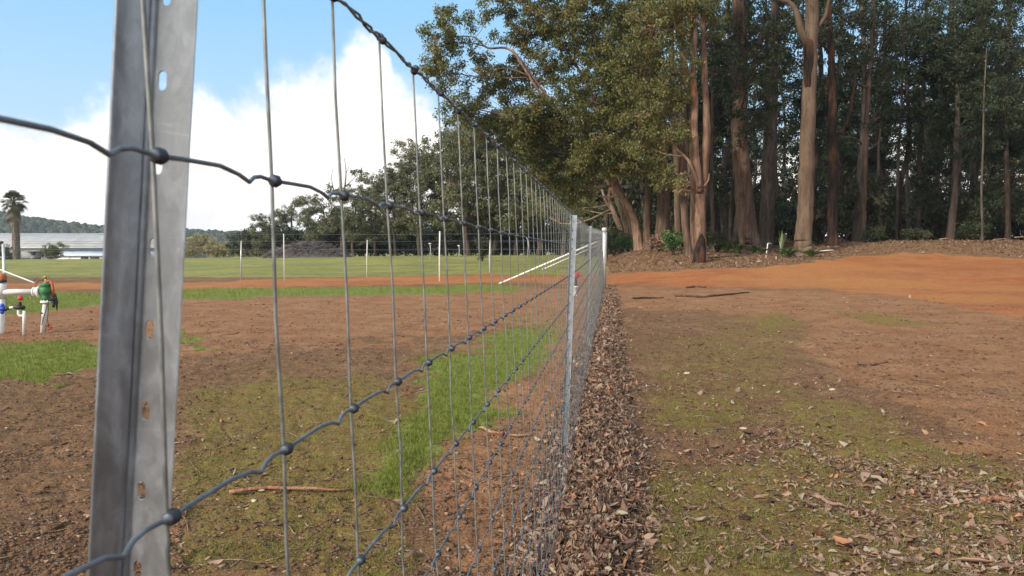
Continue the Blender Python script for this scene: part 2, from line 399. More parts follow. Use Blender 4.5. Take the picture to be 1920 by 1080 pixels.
def build_ground():
    ys = [-30, -12, -5, -2, -.6, .3]
    v = 1.0
    while v < 75: ys.append(v); v *= 1.0088
    while v < 2200: ys.append(v); v *= 1.06
    ys = np.array(ys)
    sc_ = np.where(ys > 0, np.sqrt(ys ** 2 + 1.2), 1.1 + np.abs(ys))
    u = np.concatenate([np.linspace(-6, -.82, 24)[:-1], np.linspace(-.82, .82, 500), np.linspace(.82, 6, 24)[1:]])
    X = u[None] * sc_[:, None]; Y = ys[:, None] + 0 * X
    Z_ = H(X, Y)
    Zn = zones(X.ravel(), Y.ravel())
    n = len(u); m = len(ys)
    i = np.arange(m - 1)[:, None] * n; j = np.arange(n - 1)[None]
    Fq = np.stack([i + j, i + j + 1, i + n + j + 1, i + n + j], -1).reshape(-1, 4)
    V = np.stack([X, Y, Z_], -1).reshape(-1, 3)
    mat, N, b = material('earth_and_grass')
    P = N.new('ShaderNodeNewGeometry').outputs['Position']
    n1 = N.noise(P, 1.7, 6, .6); n2 = N.noise(P, 9, 6, .62); n3 = N.noise(P, 55, 5, .65); n4 = N.noise(P, 230, 3, .6)
    nl = N.noise(P, .28, 4, .55)
    flat = N.scale(P, (.35, 1, 1)); rut = N.noise(flat, .9, 5, .6)
    soil = N.mix(N.ramp(n2, .35, .65), (.185, .098, .048), (.30, .162, .078))
    soil = N.mix(N.ramp(n3, .40, .70, 0, .8), soil, (.070, .042, .030))
    soil = N.mix(N.ramp(n4, .62, .72, 0, .6), soil, (.30, .20, .13))
    red = N.mix(N.ramp(n1, .35, .65), (.30, .138, .062), (.385, .200, .100))
    red = N.mix(N.ramp(n3, .44, .68, 0, .75), red, (.14, .066, .040))
    red = N.mix(N.ramp(n4, .63, .72, 0, .6), red, (.38, .22, .14))
    rm = N.math('MULTIPLY_ADD', N.attr('red'), .6, N.math('MULTIPLY_ADD', n1, .55, N.math('MULTIPLY', n2, .35)))
    c = N.mix(N.ramp(rm, .52, .98), soil, red)
    c = N.mix(N.ramp(N.noise(P, .75, 5, .65), .50, .68, 0, .55), c, (.34, .205, .11))
    c = N.mix(N.ramp(N.noise(P, 3.2, 6, .7), .54, .68, 0, .6), c, (.080, .048, .030))
    mossc = N.mix(N.ramp(n2, .35, .68), (.23, .150, .040), (.225, .205, .042))
    mossc = N.mix(N.ramp(n3, .44, .62, 0, .8), mossc, (.150, .085, .042))
    mm = N.math('MULTIPLY_ADD', N.attr('moss'), .62, N.math('MULTIPLY_ADD', n1, .55, N.math('MULTIPLY', n2, .45)))
    c = N.mix(N.ramp(N.math('MULTIPLY_ADD', N.noise(P, 5.5, 6, .7), .5, mm), .98, 1.28, 0, .85), c, mossc)
    gr = N.mix(N.ramp(n2, .3, .7), (.13, .18, .03), (.22, .27, .05))
    gr = N.mix(N.ramp(n3, .52, .66, 0, .75), gr, (.12, .085, .045))
    gm = N.math('MULTIPLY_ADD', N.attr('grass'), .75, N.math('MULTIPLY_ADD', N.noise(P, 4.5, 6, .65), .9, N.math('MULTIPLY', n1, .3)))
    c = N.mix(N.ramp(gm, .86, 1.24), c, gr)
    pad = N.mix(N.ramp(nl, .35, .65), (.30, .29, .08), (.20, .225, .055))
    pad = N.mix(N.ramp(rut, .52, .64, 0, .7), pad, (.21, .18, .08))
    pad = N.mix(N.ramp(n1, .54, .66, 0, .7), pad, (.13, .125, .045))
    c = N.mix(N.ramp(N.math('MULTIPLY_ADD', N.attr('paddock'), .8, N.math('MULTIPLY', n1, .4)), .4, .8), c, pad)
    road = N.mix(N.ramp(rut, .35, .65), (.34, .115, .040), (.42, .165, .062))
    road = N.mix(N.ramp(nl, .45, .65, 0, .7), road, (.27, .11, .055))
    road = N.mix(N.ramp(N.noise(P, .13, 4, .6), .46, .58, 0, .7), road, (.45, .20, .065))
    road = N.mix(N.ramp(n1, .50, .64, 0, .55), road, (.46, .205, .085))
    road = N.mix(N.ramp(n2, .54, .66, 0, .6), road, (.25, .085, .036))
    road = N.mix(N.ramp(n3, .50, .70, 0, .65), road, (.29, .095, .036))
    road = N.mix(N.ramp(n4, .62, .72, 0, .45), road, (.60, .36, .20))
    c = N.mix(N.ramp(N.math('MULTIPLY_ADD', N.attr('road'), .8, N.math('MULTIPLY_ADD', n1, .5, N.math('MULTIPLY', n2, .3))), .55, 1.05), c, road)
    dry = N.mix(N.ramp(n2, .4, .62), (.15, .078, .042), (.27, .15, .08))
    dry = N.mix(N.ramp(n1, .52, .66, 0, .7), dry, (.15, .13, .035))
    dry = N.mix(N.ramp(n3, .55, .68, 0, .6), dry, (.34, .24, .16))
    c = N.mix(N.ramp(N.math('MULTIPLY_ADD', N.attr('dry'), .8, N.math('MULTIPLY', n2, .3)), .4, .75), c, dry)
    c = N.mix(N.ramp(N.noise(P, 95, 4, .7), .56, .66, 0, .55), c, (.05, .03, .02))
    c = N.mix(N.ramp(N.noise(P, 26, 5, .7), .54, .66, 0, .5), c, (.070, .042, .025))
    c = N.mix(N.ramp(N.noise(P, 38, 4, .7), .60, .68, 0, .5), c, (.36, .24, .14))
    c = N.mix(N.ramp(N.noise(P, 130, 3, .6), .61, .68, 0, .7), c, (.42, .32, .22))
    c = N.mix(N.ramp(N.attr('litter'), .25, .8, 0, .9), c, N.mix(N.ramp(n3, .4, .6), (.06, .036, .025), (.17, .11, .075)))
    N.put(b.inputs['Base Color'], c); b.inputs['Roughness'].default_value = .95
    b.inputs['Specular IOR Level'].default_value = .15
    hgt = N.math('ADD', N.math('MULTIPLY', n2, .5), N.math('MULTIPLY_ADD', n3, .35, N.math('MULTIPLY', n4, .08)))
    bn = N.new('ShaderNodeBump'); bn.inputs['Strength'].default_value = 1; bn.inputs['Distance'].default_value = .075
    N.put(bn.inputs['Height'], hgt); N.put(b.inputs['Normal'], bn.outputs[0])
    o = mesh_np('ground', V, Fq, mat, None, True, Zn)
    tag(o, 'bare red-brown earth with mossy patches, an orange gravel road and green paddock', 'ground', None, 'structure')
    return o
build_ground()

# ------------------------------------------------------------------ sampling points seen by the camera
def sample(n, x0, x1, y0, y1):
    """random ground points, evenly dense over a region of the photo (flat-ground back projection)"""
    px = rng.uniform(x0, x1, n); py = rng.uniform(y0, y1, n)
    Y = F * CAMZ / (py - 468); X = (px - 960) / F * Y
    return X, Y
def place(loc, dirs, ups, local, k):
    """instance local (m,3) shapes: returns (n*m,3)"""
    side = np.cross(dirs, ups); side /= np.linalg.norm(side, axis=1)[:, None] + 1e-9
    up = np.cross(side, dirs)
    return (loc[:, None] + dirs[:, None] * local[..., 0:1] + side[:, None] * local[..., 1:2] + up[:, None] * local[..., 2:3]).reshape(-1, 3)

def unit(v): return v / (np.linalg.norm(v, axis=-1, keepdims=True) + 1e-9)

def grass_mesh(X, Y, hgt, wid, val, parent=None, name='grass'):
    n = len(X); Z = H(X, Y)
    a = rng.uniform(0, 2 * np.pi, n); lean = rng.uniform(.05, .9, n) * hgt
    bx, by = np.cos(a), np.sin(a)
    b2 = rng.uniform(0, 2 * np.pi, n); sx, sy = np.cos(b2) * wid, np.sin(b2) * wid
    base = np.stack([X, Y, Z - .004], 1)
    mid = base + np.stack([bx * lean * .3, by * lean * .3, hgt * .55], 1)
    tip = base + np.stack([bx * lean, by * lean, hgt * rng.uniform(.7, 1.05, n)], 1)
    s = np.stack([sx, sy, 0 * sx], 1)
    V = np.stack([base - s, base + s, mid + s * .8, mid - s * .8, tip + s * .1, tip - s * .1], 1).reshape(-1, 3)
    k = np.arange(n)[:, None] * 6
    Fq = np.concatenate([k + np.array([[0, 1, 2, 3]]), k + np.array([[3, 2, 4, 5]])], 0)
    return V, Fq, np.repeat(val, 6)

def build_grass():
    out = []
    # lush patches
    X, Y = sample(520000, -60, 1080, 535, 1090)
    Z = zones(X, Y); s = X - fence_x(Y)
    nz = fbm(X * 4.1, Y * 4.1, 4, 29)
    g = 1.1 * ss(-.05, .45, Z['grass'] - .42 + nz * 1.7) * ss(.02, .3, Z['grass']) + 1.1 * Z['moss'] * ss(-.06, .14, fbm(X * 5.2, Y * 5.2, 4, 21)) + .02
    keep = rng.random(len(X)) < g * .55 * ss(1.5, 2.2, Y)
    X, Y, gg = X[keep], Y[keep], Z['grass'][keep]; n = len(X)
    hgt = (.010 + .024 * gg) * rng.uniform(.5, 1.5, n) * (1 + ss(6, 25, Y) * 1.3)
    out.append(grass_mesh(X, Y, hgt, .0009 + Y * .00013, np.clip(rng.normal(.34 + .2 * (1 - gg), .16, n), 0, 1)))
    # right side: short mossy turf and dry stalks
    X, Y = sample(330000, 1140, 1990, 570, 1090)
    Z = zones(X, Y)
    g = Z['moss'] * (.06 + 1.9 * ss(-.05, .14, fbm(X * 4.3, Y * 4.3, 4, 23))) + .03
    keep = (rng.random(len(X)) < g * .42) & (rng.random(len(X)) > Z['road'] * 1.5) & (rng.random(len(X)) > Z['litter'])
    X, Y = X[keep], Y[keep]; n = len(X)
    hgt = .0095 * rng.uniform(.5, 2.0, n) + .035 * (rng.random(n) < .025)
    out.append(grass_mesh(X, Y, hgt, .0008 + Y * .00014, np.clip(rng.normal(.60, .2, n), 0, 1)))
    V = []; Fs = []; A = []; k = 0
    for v, f, a in out: V.append(v); Fs.append(f + k); A.append(a); k += len(v)
    o = mesh_np('grass', np.vstack(V), np.vstack(Fs), M['grass'], None, True, {'v': np.concatenate(A)})
    tag(o, 'short green grass and mossy turf growing in patches over the red earth', 'grass', None, 'stuff')
build_grass()

def leaves_np(X, Y, Z, L, val, lift=.0, flat=.5):
    """curled dead leaves, 3 x 2 quads each"""
    n = len(X)
    a = rng.uniform(0, 2 * np.pi, n); tilt = rng.normal(0, flat, n)
    d = np.stack([np.cos(a) * np.cos(tilt), np.sin(a) * np.cos(tilt), np.sin(tilt)], 1)
    up = unit(np.stack([rng.normal(0, flat * 1.1, n), rng.normal(0, flat * 1.1, n), np.ones(n)], 1))
    t = np.array([-.5, -.18, .18, .5]); w = np.array([.03, .17, .15, .02])
    curl = rng.uniform(-.9, .9, n); fold = rng.uniform(-1.3, 1.6, n); wd = np.where(rng.random(n) < .25, rng.uniform(.2, .5, n), rng.uniform(.7, 1.5, n))
    loc = np.zeros((n, 12, 3))
    for i in range(4):
        for j, sgn in enumerate((-1, 0, 1)):
            loc[:, i * 3 + j, 0] = t[i] * L
            loc[:, i * 3 + j, 1] = sgn * w[i] * L * wd
            loc[:, i * 3 + j, 2] = (curl * (t[i] ** 2) * 1.6 + abs(sgn) * w[i] * fold * .7) * L
    V = place(np.stack([X, Y, Z + lift], 1), d, up, loc, 12)
    q = []
    for i in range(3):
        for j in range(2): q.append([i * 3 + j, i * 3 + j + 1, i * 3 + 3 + j + 1, i * 3 + 3 + j])
    Fq = (np.arange(n)[:, None, None] * 12 + np.array(q)[None]).reshape(-1, 4)
    return V, Fq, np.repeat(val, 12)

def build_litter():
    # along the fence
    Y = 1.5 * np.exp(rng.uniform(0, math.log(24 / 1.5), 66000)); s = rng.normal(.155, .125, len(Y)) + .04 * np.sin(Y * 2.1)
    keep = (s > -.16) & (s < .66 + .1 * np.sin(Y * 3)) & (rng.random(len(Y)) < np.clip(Y / 3.2, .35, 1))
    keep &= rng.random(len(Y)) < 1 - .75 * ss(.36, .6, s)
    Y, s = Y[keep], s[keep]; X = fence_x(Y) + s
    Z = H(X, Y) + rng.uniform(0, .05, len(X)) * np.exp(-((s - .16) / .24) ** 2)
    L = rng.lognormal(math.log(.027), .45, len(X)).clip(.010, .085) * (1 + .4 * ss(5, 15, Y))
    v = np.clip(rng.normal(.49, .30, len(X)), 0, 1)
    V, Fq, A = leaves_np(X, Y, Z, L, v, .004, .75)
    o = mesh_np('leaf_litter', V, Fq, M['litter'], None, True, {'v': A})
    tag(o, 'thick strip of curled dead gum leaves heaped along the foot of the wire fence', 'leaf litter', None, 'stuff')
    # scattered over the clearing
    X, Y = sample(60000, 1150, 2000, 545, 1090); Z = zones(X, Y)
    g = (Z['leafy'] * (.10 + .75 * ss(-.04, .16, fbm(X * 3.3, Y * 3.3, 4, 66))) + .045 - .05 * Z['road']) * (1 + .8 * ss(760, 1000, 468 + F * CAMZ / Y))
    keep = rng.random(len(X)) < g
    X1, Y1 = X[keep], Y[keep]
    X, Y = sample(30000, -40, 1130, 560, 1090)
    keep = rng.random(len(X)) < .03 + .04 * (fbm(X, Y, 3, 90) > .05)
    X1 = np.concatenate([X1, X[keep]]); Y1 = np.concatenate([Y1, Y[keep]])
    # dry floor under the trees
    n = 60000; Y2 = rng.uniform(29, 44, n); X2 = FSL * Y2 + rng.uniform(-.5, 30, n)
    Zd = zones(X2, Y2)['dry']; kk = rng.random(n) < Zd * .8; X2, Y2 = X2[kk], Y2[kk]
    X1 = np.concatenate([X1, X2]); Y1 = np.concatenate([Y1, Y2])
    n = len(X1); L = rng.lognormal(math.log(.027), .42, n).clip(.010, .08) * (1 + 1.9 * ss(6, 30, Y1)) * np.where(rng.random(n) < .04, 1.7, 1)
    v = np.clip(rng.normal(.58, .26, n), 0, 1)
    V, Fq, A = leaves_np(X1, Y1, H(X1, Y1), L, v, .006, .3)
    o = mesh_np('fallen_leaves', V, Fq, M['litter'], None, True, {'v': A})
    tag(o, 'dry pale and brown leaves scattered over the mossy clearing right of the fence', 'fallen leaves', None, 'stuff')
build_litter()

def build_clods():
    X1, Y1 = sample(110000, -60, 2000, 560, 1090); Z = zones(X1, Y1)
    keep = rng.random(len(X1)) < (.9 - .75 * Z['grass'] - .6 * Z['moss']) * (1 - .6 * Z['road']) * (.25 + .75 * ss(-.1, .12, fbm(X1 * 1.6, Y1 * 1.6, 3, 51)))
    X, Y = X1[keep], Y1[keep]; n = len(X)
    r = rng.lognormal(math.log(.0028), .62, n) * (1 + .12 * Y); r = np.minimum(r, .011 + .0012 * Y)
    d = unit(rng.normal(size=(n, 8, 3))) * 0
    c8 = np.array([[-1, -1, -1], [1, -1, -1], [1, 1, -1], [-1, 1, -1], [-1, -1, 1], [1, -1, 1], [1, 1, 1], [-1, 1, 1]], float) * .6
    V = c8[None] * r[:, None, None] * rng.uniform(.5, 1.3, (n, 8, 3)) * np.array([1.2, 1, .6])
    a = rng.uniform(0, 6.28, n); ca, sa = np.cos(a)[:, None], np.sin(a)[:, None]
    V = np.stack([V[..., 0] * ca - V[..., 1] * sa, V[..., 0] * sa + V[..., 1] * ca, V[..., 2]], -1)
    V += np.stack([X, Y, H(X, Y) + r * .15], 1)[:, None]
    q = np.array([[0, 3, 2, 1], [4, 5, 6, 7], [0, 1, 5, 4], [1, 2, 6, 5], [2, 3, 7, 6], [3, 0, 4, 7]])
    Fq = (np.arange(n)[:, None, None] * 8 + q[None]).reshape(-1, 4)
    v = np.clip(rng.normal(.45, .2, n), 0, 1)
    v = np.where(rng.random(n) < .03, 1, v)
    o = mesh_np('gravel', V.reshape(-1, 3), Fq, M['clod'], None, False, {'v': np.repeat(v, 8)})
    tag(o, 'small clods and pebbles of red-brown laterite strewn over the bare earth', 'gravel', None, 'stuff')
build_clods()

# twigs that nobody could count
def build_twigs():
    mb = MB()
    for i in range(750):
        if i % 3 == 0:
            Y = 1.9 * math.exp(random.uniform(0, 2.0)); X = fence_x(Y) + random.uniform(0, .5); lift = .03
        elif i % 3 == 1:
            px, py = random.uniform(1180, 1960), random.uniform(590, 1075); Y = F * CAMZ / (py - 468); X = xat(px, Y); lift = .006
        else:
            px, py = random.uniform(0, 1000), random.uniform(600, 1075); Y = F * CAMZ / (py - 468); X = xat(px, Y); lift = .006
        a = random.uniform(0, 6.28); L = random.uniform(.05, .22) * (1 + Y * .08); k = 5
        P = []
        bend = random.uniform(-.25, .25)
        for t in range(k):
            u = t / (k - 1) - .5; x = X + math.cos(a) * u * L - math.sin(a) * bend * L * u * u; y = Y + math.sin(a) * u * L + math.cos(a) * bend * L * u * u
            P.append((x, y, Hs(x, y) + lift * random.uniform(.4, 1.2)))
        mb.tube(P, np.linspace(1, .5, k) * random.uniform(.0012, .0028) * (1 + Y * .12), 4)
    o = mb.build('twig_litter', M['stick'])
    tag(o, 'thin dry twigs strewn among the leaves and over the bare earth', 'twigs', None, 'stuff')
build_twigs()
# ------------------------------------------------------------------ the woven wire fence
# heights of the line wires relative to the camera, from the top; index 0 is the doubled top wire
WH = [.247, .056, -.159, -.314, -.434, -.552, -.655, -.75, -.84, -.925, -1.0, -1.065, -1.13]
YC = 24.0                                   # the corner post
def lat(h, y=9): return .2625 + float(np.interp(y, [.4, .6, .95], [.008, .03, .042])) * h          # the mesh leans a little: its lateral distance
def wire_h(i, y):
    h = WH[i]
    if i == 0: return float(np.interp(y, [0, 4.4, 9, YC], [.247, .25, .285, .60]))
    if i == 1: return float(np.interp(y, [0, 1.0, 1.34, 1.96, 4.4, 9, YC], [.056, .052, .047, .039, .030, .09, .36]))
    f = float(np.interp(y, [0, 5, 9, YC], [0, 0, .04, .28]))
    return h + f * (h + 1.14) / (1.14 - .159) * 1.0 + float(np.interp(y, [6, YC], [0, -.0]))
def fpos(y, h):
    return (FSL * y - lat(h, y), y, CAMZ + h)
fence = empty('wire_mesh_fence', (fence_x(0), 0, 0), 0, 'woven galvanised wire mesh fence running from the near steel post to the far corner post', 'wire fence')
def loc(P): return np.asarray(P, float) - np.array(fence.location)
S0, DS = .433, .1506
ks = list(range(-4, int((YC - S0) / DS)))
SY = {k: S0 + DS * k for k in ks}
jit = {k: random.uniform(-.004, .004) for k in ks}
for k in (0, 1, 2, 3, 4): jit[k] = 0
KN = ((-.0052, 1.0, 0), (-.0036, 2.5, 1), (0, 2.9, 1), (.0032, 2.6, 1), (.0052, 1.0, 0))
KN2 = ((-.0058, 1.0, 0), (-.0050, 1.9, .6), (-.0038, 2.7, 1), (-.0026, 2.0, 1), (-.0014, 3.1, 1), (-.0002, 2.3, 1), (.0010, 3.2, 1), (.0022, 2.1, 1), (.0032, 2.8, 1), (.0044, 2.2, .7), (.0052, 1.0, 0))
for i in range(len(WH)):
    mb = MB(); P = []; RR = []; KK = []
    base_r = .00165 if i < 4 else .0015
    for k in ks[:-1]:
        y0 = SY[k] + jit[k]; y1 = SY[k + 1] + jit[k + 1]
        near = y0 < 9
        for dy, rf, kk in (KN2 if y0 < 2.2 else KN if near else ((-.006, 1, 0), (0, 3.1, 1), (.006, 1, 0))):
            P.append(fpos(y0 + dy, wire_h(i, y0))); RR.append(base_r * rf); KK.append(kk)
        if near: seq = ((.16, .0012, 0), (.45, .0016, 0), (.62, -.001, 0), (.70, -.0052, .0015), (.77, -.0005, 0), (.84, .0012, 0), (.92, .0005, 0))
        else: seq = ((.65, -.004, 0), (.8, .002, 0))
        for t, dz, dl in seq:
            yy = y0 + (y1 - y0) * t; p = fpos(yy, wire_h(i, yy) + dz * (1.0 if i else .5) + (random.gauss(0, .0003) if near else 0))
            P.append((p[0] + dl, p[1], p[2])); RR.append(base_r); KK.append(0)
    P = loc(P); RR = np.array(RR)
    if i == 0:
        nn = len(P); ph = P[:, 1] * 95; r = .0019
        off = np.stack([np.cos(ph) * r, 0 * ph, np.sin(ph) * r * 1.25], 1)
        mb.tube(P + off, RR * .95, 8); KK2 = KK
        mb.tube(P - off, RR * .95, 8)
    else:
        mb.tube(P, RR, 8)
    cols = []
    for _ in range(2 if i == 0 else 1): cols += list(np.repeat(np.array(KK, float), 8)) + [0, 0]
    mb.A = [np.array(cols)]
    lw = mb.build('line_wire', M['wire'], fence, attr='knot')
nstay = 0
far = MB()
for k in ks:
    y = SY[k] + jit[k]
    P = []; prev = None
    gy = y
    n_w = len(WH)
    wv = random.uniform(-.004, .004)
    hs = [wire_h(i, y) for i in range(n_w)]
    for i, h in enumerate(hs):
        x, yy, z = fpos(y, h)
        P.append((x - .0028, yy + random.gauss(0, .0008), z))
        if i < n_w - 1:
            hm = (h + hs[i + 1]) / 2; x, yy, z = fpos(y, hm)
            P.append((x - .0028 + random.gauss(0, .0012), yy + random.gauss(0, .0018) + wv, z))
    P[0] = (P[0][0], P[0][1], P[0][2] + .002)
    P = loc(P)
    if nstay < 99 and y > .2:
        m_ = MB(); m_.tube(P, .00145, 6); m_.build('stay_wire', M['stay'], fence); nstay += 1
    else:
        far.tube(P, .00145, 5)
o = far.build('stay_wire', M['stay'], fence)
o['kind'] = 'stuff'

# ------------------------------------------------------------------ steel posts
def slotted(w, h0, h1, slots, thick):
    """2-D plate with oval slots (x across, y along), as a mesh"""
    cu = bpy.data.curves.new('plate', 'CURVE'); cu.dimensions = '2D'; cu.fill_mode = 'BOTH'; cu.extrude = thick / 2
    def spl(pts):
        s = cu.splines.new('POLY'); s.points.add(len(pts) - 1)
        for p, q in zip(s.points, pts): p.co = (q[0], q[1], 0, 1)
        s.use_cyclic_u = True
    spl([(0, h0), (w, h0), (w, h1), (0, h1)])
    for cx, cy, sw, sh in slots:
        r = sw / 2; pts = []
        for t in np.linspace(0, math.pi, 9): pts.append((cx + r * math.cos(t), cy + sh / 2 - r + r * math.sin(t)))
        for t in np.linspace(math.pi, 2 * math.pi, 9): pts.append((cx + r * math.cos(t), cy - sh / 2 + r + r * math.sin(t)))
        spl(pts)
    ob = bpy.data.objects.new('plate', cu); col.objects.link(ob)
    dg = bpy.context.evaluated_depsgraph_get()
    me = bpy.data.meshes.new_from_object(ob.evaluated_get(dg))
    bpy.data.objects.remove(ob); bpy.data.curves.remove(cu)
    return me

def steel_post(label, base, top, group='galvanised steel posts carrying the wire mesh', rz=0.0, slot0=0.0):
    """concave folded steel post from base to top (world points)"""
    base, top = Vector(base), Vector(top)
    t = empty('steel_post', base, 0, label, 'fence post', group)
    ax = (top - base); L = ax.length; ax.normalize()
    xx = Vector((math.cos(rz), math.sin(rz), 0)); xx = (xx - ax * xx.dot(ax)).normalized(); yy = ax.cross(xx)
    Rm = Matrix((xx, yy, ax)).transposed().to_4x4(); t.rotation_mode = 'QUATERNION'; t.rotation_quaternion = Rm.to_quaternion()
    # left flange: thick bent sheet, drawn as a closed outline swept up the post (local z along post)
    prof = [(-.0250, -.0130), (-.0240, -.0145), (-.0226, -.0136), (-.0052, .0130), (-.0036, .0098), (-.0016, .0090), (.0002, .0105), (.0014, .0138),
            (.0012, .0164), (-.0006, .0160), (-.0020, .0128), (-.0030, .0152), (-.0056, .0162)]
    nz = 24; V = []
    for i in range(nz):
        z = L * i / (nz - 1)
        for x, y in prof: V.append((x, y, z))
    n = len(prof); Fq = []
    for i in range(nz - 1):
        for j in range(n): Fq.append([i * n + j, i * n + (j + 1) % n, (i + 1) * n + (j + 1) % n, (i + 1) * n + j])
    o = mesh_np('folded_flange', V, Fq, M['galvshade'], t, False)
    bm = bmesh.new(); bm.from_mesh(o.data)
    bm.verts.ensure_lookup_table()
    for i in (0, nz - 1):
        try: bm.faces.new([bm.verts[i * n + j] for j in range(n)])
        except ValueError: pass
    bmesh.ops.triangulate(bm, faces=[f for f in bm.faces if len(f.verts) > 4]); bmesh.ops.recalc_face_normals(bm, faces=bm.faces); bm.to_mesh(o.data); bm.free()
    # right flange with slots: in a plane from (.0012,.0150) to (.0262,.004)
    W = .0282
    slots = []; z = slot0
    while z < L - .02:
        if z > .03: slots.append((.0062, z, .0064, .0126))
        z += .0535
    me = slotted(W, 0, L, slots, .0024)
    p = link('slotted_flange', me, M['galv'], t, False)
    dx, dy = .0255, -.0105; a = math.atan2(dy, dx)
    # local: plate x -> (cos a, sin a, 0), plate y -> z
    X = Vector((math.cos(a), math.sin(a), 0)); Y = Vector((0, 0, 1)); Zv = X.cross(Y)
    m4 = Matrix((X, Y, Zv)).transposed().to_4x4(); m4.translation = Vector((.0010, .0150, 0))
    me.transform(m4)
    return t
def line_at(pxa, pya, pxb, pyb, Y, pad_t, pad_b):
    a, b = at(pxa, pya, Y), at(pxb, pyb, Y); d = (b - a).normalized()
    return a - d * pad_t, b
# nearest post, seen from y=0 to the bottom of the frame: centre line px 292 -> 236
YP = .468
a = at(293, 0, YP); b = at(238, 1080, YP); d = (b - a).normalized()
top = a - d * .10
L = (top.z + .05) / -d.z
base = top + d * L
# slot phase: photo slots at y = 130, 295, 465, 635, 803, 975
hz = at(285, 465, YP)
dist = (base - hz).length
steel_post('nearest galvanised steel post with oval slots, leaning, filling the left of the view', base, top, slot0=(dist % .0535) - .0535, rz=R(25)).scale = (.87, .87, 1)
YP = 4.35
steel_post('galvanised steel post standing second along the mesh, behind a dark twisted wire', at(1056, 872, 4.25) + Vector((0, 0, -.03)), at(1075, 403, 4.35), slot0=.01, rz=R(24))
yb = 8.9
steel_post('thin grey steel post third along the mesh, nearly hidden in the overlapping wires', (fence_x(yb) - .03, yb, -.03), at(1106, 424, yb), slot0=.02, rz=R(24))

# wire ties and tag on the second post
t_ = MB()
c0 = at(1064, 790, 4.2)
t_.tube([c0 + Vector((0, 0, .035)), c0 + Vector((.004, 0, .012)), c0 + Vector((-.003, 0, -.02)), c0 + Vector((.002, 0, -.05))], [.004, .012, .013, .004], 7, flat=.35)
o = t_.build('curled_leaf', simple('olive_dead_leaf', (.13, .12, .03), .6, 0, .5, 60))
tag(o, 'olive curled leaf caught in the mesh low on the second steel post', 'leaf')

# ------------------------------------------------------------------ corner and gate posts with their stays
def pipe_post(name, label, x, y, h, r, mat, cat='fence post', group=None, cap=True, lean=0.0):
    z = Hs(x, y)
    t = empty(name, (x, y, z), 0, label, cat, group)
    m = MB(); m.tube([(0, 0, -.2), (0, 0, h * .5), (lean, 0, h)], r, 14); m.build('pole', mat, t)
    if cap:
        m = MB(); m.lathe([(0, h + r * .7), (r * .8, h + r * .55), (r * 1.12, h + r * .1), (r * 1.15, h - r * 1.4), (r * 1.02, h - r * 1.45)], (lean, 0, 0), n=14); m.build('cap', mat, t)
    return t
xc = fence_x(YC) + .03
pc = pipe_post('corner_post', 'thick grey capped corner post where the mesh ends beside the track', xc, YC, 1.86, .075, M['galv'])
# white posts of the cross fence
crossY = [(533, 438, 27.9), (824, 436, 27.7)]
G1 = 'tall pale pipe posts of the plain wire cross fence'
t1 = pipe_post('pipe_post', 'tall thin pale pipe post before the brush pile in the cross fence', xat(533, 27.9), 27.9, 1.80, .018, M['pvcgrey'], group=G1, cap=False)
t2 = pipe_post('pipe_post', 'tall white pipe post standing at the near edge of the orange track', xat(824, 27.7), 27.7, 1.86, .025, M['white_paint'], group=G1, lean=.02)
G2 = 'short droppers of the paddock fence behind the track'
d1 = pipe_post('paddock_post', 'weathered grey post of the paddock fence, left of the brush pile', xat(452, 29.2), 29.2, 1.55, .024, M['galv'], group=G2, cap=False, lean=.03)
d2 = pipe_post('paddock_post', 'pale slender paddock post just right of the brush pile', xat(688, 32.0), 32.0, 1.62, .022, M['pvcgrey'], group=G2, cap=False, lean=.03)
d3 = pipe_post('paddock_post', 'pale paddock post before the reddish tree trunk, beyond the orange track', xat(918, 36), 36, 1.60, .026, M['pvcgrey'], group=G2, cap=False, lean=.03)
gx = xat(1135.5, 40)
gp = pipe_post('gate_post', 'white gate post across the track, beyond the corner post', gx, 40, 1.98, .058, M['white_paint'])
def stay_pipe(label, p0, p1, r, group='white pipe stays bracing the end posts'):
    p0, p1 = Vector(p0), Vector(p1)
    t = empty('brace_pipe', p0, 0, label, 'brace', group)
    m = MB(); q = p1 - p0; m.tube([(0, 0, 0), q * .5, q], r, 10); m.build('pipe', M['white_paint'], t)
    m = MB(); dq = q.normalized(); m.tube([-dq * .03, dq * .10], r * 1.35, 10); m.build('end_fitting', M['galv'], t); m = MB(); m.tube([q - dq * .12, q + dq * .01], r * 1.35, 10); m.build('end_fitting', M['galv'], t)
b0 = at(937, 534, 25.2); b0.z = Hs(b0.x, b0.y) + .02
stay_pipe('long white diagonal brace pipe rising from the grass to the corner post', b0, (xc - .08, YC + .02, CAMZ + .32), .030)
b1 = at(1018, 508, 37.5); b1.z = Hs(b1.x, b1.y) + .1
stay_pipe('shorter white brace pipe rising to the gate post across the track', b1, (gx - .07, 40, Hs(gx, 40) + 1.25), .03)
def plain_wires(name, label, pts, hs, r=.0035, grp=None, step=6):
    t = empty(name, (pts[0][0], pts[0][1], 0), 0, label, 'wire fence', grp)
    for h in hs:
        m = MB(); P = []
        for (xa, ya, ha), (xb, yb_, hb) in zip(pts[:-1], pts[1:]):
            for u in np.linspace(0, 1, step, endpoint=False):
                x = xa + (xb - xa) * u; y = ya + (yb_ - ya) * u
                P.append((x, y, (ha + (hb - ha) * u) + h * 1.0 - .02 * math.sin(u * math.pi)))
        P.append((pts[-1][0], pts[-1][1], pts[-1][2] + h))
        m.tube(np.array(P) - np.array((pts[0][0], pts[0][1], 0)), r, 4); m.build('line_wire', M['wire'], t)
    return t
xL = xat(-300, 28.2)
